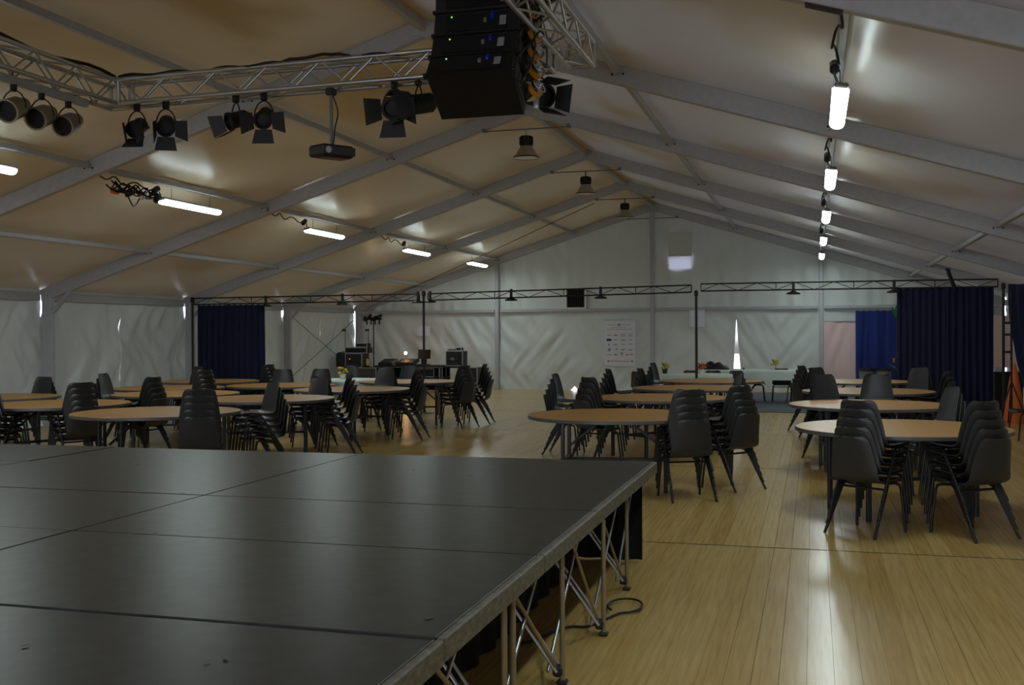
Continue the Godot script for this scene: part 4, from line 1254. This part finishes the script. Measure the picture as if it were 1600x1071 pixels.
func sound_gear() -> void:
	# low grey speckled deck carrying the tall racks
	flight_case("low grey speckled case carrying the tall black rack", Vector3(-8.05, 0, 1.5), Vector3(1.05, 0.68, 0.7), M.speckle)
	var rk := flight_case("black rack with a red indicator standing on the speckled case", Vector3(-8.28, 0.68, 1.45), Vector3(0.52, 0.40, 0.5), M.black)
	part_box("indicator", Vector3(-0.12, 0.24, 0.245), Vector3(0.035, 0.028, 0.012), glow(Color(1.0, 0.08, 0.06), 1.2), rk, 0.003)
	for i in 3:
		part_box("rack_unit", Vector3(0, 0.09 + 0.11 * i, 0.243), Vector3(0.44, 0.085, 0.01), M.dark_grey, rk, 0.003)
	flight_case("flat black case lying on top of the tall rack", Vector3(-8.24, 1.08, 1.4), Vector3(0.68, 0.17, 0.45), M.black)
	flight_case("small black box topmost of the tall rack pile", Vector3(-8.10, 1.25, 1.4), Vector3(0.36, 0.12, 0.3), M.black)
	var dr := thing("monitor_speaker", "rounded black speaker standing beside the tall rack", "loudspeaker", Vector3(-8.70, 0.685, 1.6))
	var st := nb()
	lathe(st, [Vector2(0, 0), Vector2(0.13, 0), Vector2(0.15, 0.03), Vector2(0.15, 0.34), Vector2(0.13, 0.40), Vector2(0.06, 0.43), Vector2(0, 0.43)], 24)
	obj("body", st, M.black, dr)
	st = nb()
	lathe(st, [Vector2(0.152, 0.20), Vector2(0.158, 0.205), Vector2(0.158, 0.225), Vector2(0.152, 0.23)], 24)
	obj("band", st, M.dark_grey, dr)
	# light stand with a cluster of lamps
	var ls := thing("light_stand", "black stand topped by a cluster of small lamps near the corner", "light stand", Vector3(-8.02, 0, 0.85))
	rod("pole", Vector3(0, 0.0, 0), Vector3(0, 2.0, 0), 0.018, M.black, ls)
	for a in 3:
		rod("leg", Vector3(0, 0.5, 0), Vector3(0.35 * cos(a * 2.1), 0.01, 0.2 * sin(a * 2.1)), 0.012, M.black, ls)
	part_box("crossbar", Vector3(0, 2.06, 0), Vector3(0.5, 0.05, 0.05), M.black, ls, 0.008)
	for i in 4:
		st = nb()
		lathe(st, [Vector2(0, -0.09), Vector2(0.05, -0.08), Vector2(0.065, 0.08), Vector2(0.055, 0.08), Vector2(0, 0.05)], 14, Transform3D(Basis(Vector3.RIGHT, PI / 2 + 0.5) * Basis(Vector3.BACK, 0.3 * (i - 1.5)), Vector3(-0.22 + 0.145 * i, 2.08 + 0.05 * (i % 2), 0.09)))
		obj("lamp_head", st, M.black, ls)
	for i in 4:
		part_box("bracket", Vector3(-0.2 + 0.13 * i, 1.97, 0.02), Vector3(0.035, 0.14, 0.04), M.black, ls, 0.006)
	for q in [[-8.62, 1.12, 1.72, "thin microphone stand with a clip rising behind the rounded speaker"], [-7.90, 0.685, 1.72, "thin stand rising beside the rack with yellow tag"]]:
		var ms := thing("thin_stand", q[3], "stand", Vector3(q[0], q[1], 1.5), 0.0, "thin stands at the rack")
		rod("rod", Vector3.ZERO, Vector3(0, 1.78 - q[1], 0), 0.008, M.black, ms, 6)
		part_box("clip", Vector3(-0.04, 1.74 - q[1], 0), Vector3(0.12, 0.06, 0.04), M.dark_grey, ms, 0.01)
		st = nb()
		lathe(st, [Vector2(0, 0), Vector2(0.10, 0), Vector2(0.10, 0.012), Vector2(0, 0.03)], 16)
		obj("foot", st, M.black, ms)
	tag(part_box("yellow_bottle", Vector3(-7.85, 0.83, 1.7), Vector3(0.07, 0.20, 0.07), M.yellow, self, 0.025), "small yellow bottle beside the black rack", "bottle")
	# mixing desk
	var d := thing("mixing_desk", "dark mixing desk table with shelf and metal legs by gable wall", "desk", Vector3(-6.55, 0, 1.5))
	part_box("desktop", Vector3(0, 0.72, 0), Vector3(2.05, 0.05, 0.75), M.black, d, 0.006)
	part_box("front_edge", Vector3(0, 0.695, 0.385), Vector3(2.05, 0.02, 0.02), M.grey, d, 0.003)
	part_box("shelf", Vector3(0, 0.40, 0), Vector3(1.95, 0.03, 0.6), M.dark_grey, d, 0.004)
	part_box("back_panel", Vector3(0, 0.36, -0.33), Vector3(1.95, 0.66, 0.02), M.black_matte, d, 0.003)
	for sx in [-0.98, 0.15, 0.98]:
		for sz in [-0.32, 0.32]:
			rod("leg", Vector3(sx, 0.03, sz), Vector3(sx, 0.70, sz), 0.02, M.grey, d)
			part_box("castor", Vector3(sx, 0.03, sz), Vector3(0.06, 0.06, 0.05), M.black, d, 0.015)
	flight_case("black case on the shelf under the mixing desk", Vector3(-6.15, 0.417, 1.5), Vector3(0.6, 0.24, 0.4), M.black)
	flight_case("black case standing on floor under the mixing desk", Vector3(-7.0, 0, 1.55), Vector3(0.7, 0.36, 0.4), M.black)
	for q in [[-7.30, 0.42, "smaller black mixing console at the glowing lamp"], [-6.72, 0.55, "larger black mixing console before the laptop"]]:
		var c := thing("mixing_console", q[2], "mixer", Vector3(q[0], 0.748, 1.5), 0.0, "mixing consoles")
		var B := Basis(Vector3.RIGHT, 0.22)
		part_box("body", Vector3(0, 0.075, 0), Vector3(q[1], 0.09, 0.5), M.dark_grey, c, 0.012, B)
		part_box("fader_panel", B * Vector3(0, 0.05, 0.02) + Vector3(0, 0.075, 0), Vector3(q[1] - 0.06, 0.01, 0.42), M.black, c, 0.002, B)
		for i in 6:
			part_box("fader", B * Vector3(-q[1] * 0.38 + q[1] * 0.15 * i, 0.06, 0.12) + Vector3(0, 0.075, 0), Vector3(0.02, 0.02, 0.03), M.grey, c, 0.004, B)
	var lp := thing("laptop", "black laptop with raised lid on the mixing desk", "laptop", Vector3(-6.28, 0.75, 1.45), -0.15)
	part_box("keyboard", Vector3(0, 0.012, 0), Vector3(0.36, 0.024, 0.25), M.dark_grey, lp, 0.005)
	part_box("lid", Vector3(0, 0.30, -0.10), Vector3(0.40, 0.26, 0.02), M.black, lp, 0.006, Basis(Vector3.RIGHT, -0.12))
	part_box("stand", Vector3(0, 0.09, -0.08), Vector3(0.16, 0.18, 0.05), M.black, lp, 0.008)
	# little glowing lamp on a gooseneck
	var gl := thing("desk_lamp", "tiny glowing gooseneck lamp above the mixing desk", "lamp", Vector3(-6.84, 0.86, 1.3))
	st = nb()
	tube(st, [Vector3(0, 0, 0), Vector3(0, 0.10, 0), Vector3(0.005, 0.17, 0.01), Vector3(0.01, 0.20, 0.03)], 0.006, 6)
	obj("gooseneck", st, M.black, gl)
	st = nb()
	lathe(st, [Vector2(0, -0.045), Vector2(0.032, -0.032), Vector2(0.045, 0), Vector2(0.032, 0.032), Vector2(0, 0.045)], 14, Transform3D(Basis(), Vector3(0.01, 0.22, 0.05)))
	obj("bulb", st, glow(Color(1.0, 0.78, 0.55), 22.0), gl)
	var ol := OmniLight3D.new()
	ol.name = "bulb_light"
	ol.position = Vector3(0.01, 0.22, 0.05)
	ol.light_color = Color(1.0, 0.75, 0.5)
	ol.light_energy = 0.06
	ol.light_size = 0.04
	ol.omni_range = 40.0
	ol.omni_attenuation = 2.0
	ol.shadow_enabled = true
	gl.add_child(ol)
	# wheeled cart with a rack on it
	var ct := thing("equipment_cart", "metal framed equipment cart on castors near the gable post", "cart", Vector3(-5.32, 0, 1.5))
	part_box("cart_top", Vector3(0, 0.70, 0), Vector3(0.74, 0.05, 0.6), M.black, ct, 0.006)
	part_box("cart_shelf", Vector3(0, 0.14, 0), Vector3(0.70, 0.03, 0.56), M.dark_grey, ct, 0.004)
	for sx in [-1, 1]:
		for sz in [-1, 1]:
			rod("upright", Vector3(sx * 0.34, 0.09, sz * 0.27), Vector3(sx * 0.34, 0.70, sz * 0.27), 0.018, M.alu, ct)
			part_box("castor", Vector3(sx * 0.34, 0.045, sz * 0.27), Vector3(0.05, 0.09, 0.07), M.black, ct, 0.02)
	var rb := flight_case("open black rack of units on the equipment cart", Vector3(-5.27, 0.725, 1.45), Vector3(0.50, 0.42, 0.45), M.black)
	for i in 3:
		part_box("rack_unit", Vector3(-0.06, 0.08 + 0.12 * i, 0.222), Vector3(0.32, 0.09, 0.01), M.dark_grey, rb, 0.003)
	part_box("meter", Vector3(-0.05, 0.20, 0.232), Vector3(0.10, 0.08, 0.012), M.grey, rb, 0.003)
	flight_case("low black box on the cart rack, away from the gable post", Vector3(-5.41, 1.145, 1.45), Vector3(0.18, 0.06, 0.2), M.black)
	flight_case("taller black box on the cart rack, beside the low one", Vector3(-5.18, 1.145, 1.45), Vector3(0.17, 0.10, 0.2), M.black)
	flight_case("black wheeled trunk between the cart and gable post", Vector3(-4.72, 0, 1.6), Vector3(0.36, 0.60, 0.5), M.black, 0.0, true)

# ---------------------------------------------------------------- things near the navy curtain
func far_corner() -> void:
	var z := 0.9
	for q in [[5.60, "grey lidded bin nearer the pink door panel"], [6.02, "grey lidded bin nearer the navy curtain"]]:
		var t := thing("storage_bin", q[1] + ", before blue cloth", "bin", Vector3(q[0], 0, z), 0.0, "grey lidded bins")
		var st := nb()
		lathe(st, [Vector2(0, 0), Vector2(0.15, 0), Vector2(0.19, 0.62), Vector2(0.17, 0.62), Vector2(0, 0.60)], 20)
		obj("bin", st, M.grey, t)
		st = nb()
		lathe(st, [Vector2(0.20, 0.61), Vector2(0.20, 0.65), Vector2(0.12, 0.68), Vector2(0, 0.69)], 20)
		obj("lid", st, M.black, t)
	var pl := thing("potted_plant", "tall potted plant with green leaves and orange bloom beside navy curtain", "plant", Vector3(6.36, 0, 0.8))
	var s2 := nb()
	lathe(s2, [Vector2(0, 0), Vector2(0.14, 0), Vector2(0.18, 0.34), Vector2(0.16, 0.34), Vector2(0, 0.31)], 20)
	obj("pot", s2, mat(Color(0.35, 0.32, 0.22), 0.8), pl)
	rod("stem", Vector3(0, 0.3, 0), Vector3(-0.02, 2.0, 0), 0.014, mat(Color(0.22, 0.25, 0.14), 0.8), pl)
	for i in 12:
		var a := i * 2.399
		var y0 := 1.85 + 0.05 * (i % 3) if i < 6 else 0.55 + 0.1 * (i - 6)
		var up := 0.45 if i < 6 else 0.15
		var ln := 0.16 if i < 6 else 0.32
		var P := func(u: float, v: float) -> Vector3:
			var r := u * ln
			var w := 0.05 * sin(PI * clampf(u * 0.92 + 0.06, 0, 1)) * (v - 0.5) * 2.0
			return Vector3(cos(a) * r - sin(a) * w - 0.02, y0 + up * u - 0.25 * u * u * up, sin(a) * r + cos(a) * w)
		s2 = nb()
		sheet(s2, P, 8, 2, 0.002)
		obj("leaf", s2, M.green, pl)
	var fl := nb()
	for i in 7:
		lathe(fl, [Vector2(0, -0.02), Vector2(0.022, -0.008), Vector2(0.03, 0.012), Vector2(0, 0.02)], 8, Transform3D(Basis(Vector3.RIGHT, 0.5 * i), Vector3(-0.05 + 0.10 * cos(i * 2.1), 0.86 + 0.05 * sin(i * 1.7), 0.12 + 0.04 * sin(i * 2.1))))
	obj("blossoms", fl, M.orange, pl)
	# white board, tripod, orange bag and dark boxes in the gap beside the navy curtain
	var wb := thing("notice_board", "tall white board standing in the gap beside navy curtain", "board", Vector3(8.0, 0, 6.2), -0.2)
	part_box("panel", Vector3(0, 1.40, 0), Vector3(0.7, 1.05, 0.03), M.pvc_pink, wb, 0.006)
	for s in [-1, 1]:
		part_box("leg", Vector3(s * 0.3, 0.45, 0), Vector3(0.03, 0.9, 0.03), M.alu, wb, 0.004)
		part_box("foot", Vector3(s * 0.3, 0.012, 0), Vector3(0.04, 0.024, 0.4), M.alu, wb, 0.004)
	var bx := thing("dark_cabinet", "dark cabinet box behind the tripod in the curtain gap", "cabinet", Vector3(7.85, 0, 7.4))
	part_box("body", Vector3(0, 0.40, 0), Vector3(0.5, 0.80, 0.4), M.black, bx, 0.01)
	part_box("top_board", Vector3(0, 0.815, 0), Vector3(0.54, 0.03, 0.44), M.black, bx, 0.006)
	var tp := thing("tripod_stand", "thin black tripod stand in front of the curtain gap", "tripod", Vector3(7.55, 0, 9.7))
	rod("pole", Vector3(0, 0.2, 0), Vector3(0, 2.3, 0), 0.018, M.black, tp)
	for a in 3:
		rod("leg", Vector3(0, 0.75, 0), Vector3(0.28 * cos(a * 2.094 + 0.5), 0.012, 0.28 * sin(a * 2.094 + 0.5)), 0.012, M.black, tp)
	for y in [1.25, 1.55, 1.75]:
		part_box("knob", Vector3(-0.05, y, 0.0), Vector3(0.10, 0.04, 0.04), M.black, tp, 0.01)
	var ob := thing("orange_bag", "glowing orange cloth bag peaked like a cone behind the tripod", "bag", Vector3(7.66, 0, 9.3))
	var st := nb()
	lathe(st, [Vector2(0, 0), Vector2(0.17, 0), Vector2(0.18, 0.06), Vector2(0.12, 0.5), Vector2(0.05, 0.95), Vector2(0.02, 1.02), Vector2(0, 1.02)], 16)
	obj("body", st, M.orange, ob)
	st = nb()
	tube(st, [Vector3(-0.03, 1.0, 0), Vector3(0, 1.06, 0), Vector3(0.03, 1.0, 0)], 0.008, 6)
	obj("strap", st, M.orange, ob)
	st = nb()
	box(st, Vector3(7.42, 0.62, 12.3), Vector3(0.05, 0.26, 0.22), 0.02)
	tag(obj("blue_bag", st, mat(Color(0.03, 0.12, 0.35), 0.8)), "small blue bag on the lone chair at far navy drape", "bag")
	# slim dark speaker column leaning over the truss
	var sp := thing("leaning_batten", "short black batten leaning up above the navy curtain", "batten", Vector3(6.72, 2.36, 9.15))
	beam("batten", Vector3(0, 0, 0), Vector3(-0.13, 0.36, 0.05), 0.07, 0.05, M.black, sp, 0.008)
	part_box("end_cap", Vector3(-0.13, 0.36, 0.05), Vector3(0.08, 0.03, 0.06), M.dark_grey, sp, 0.006)
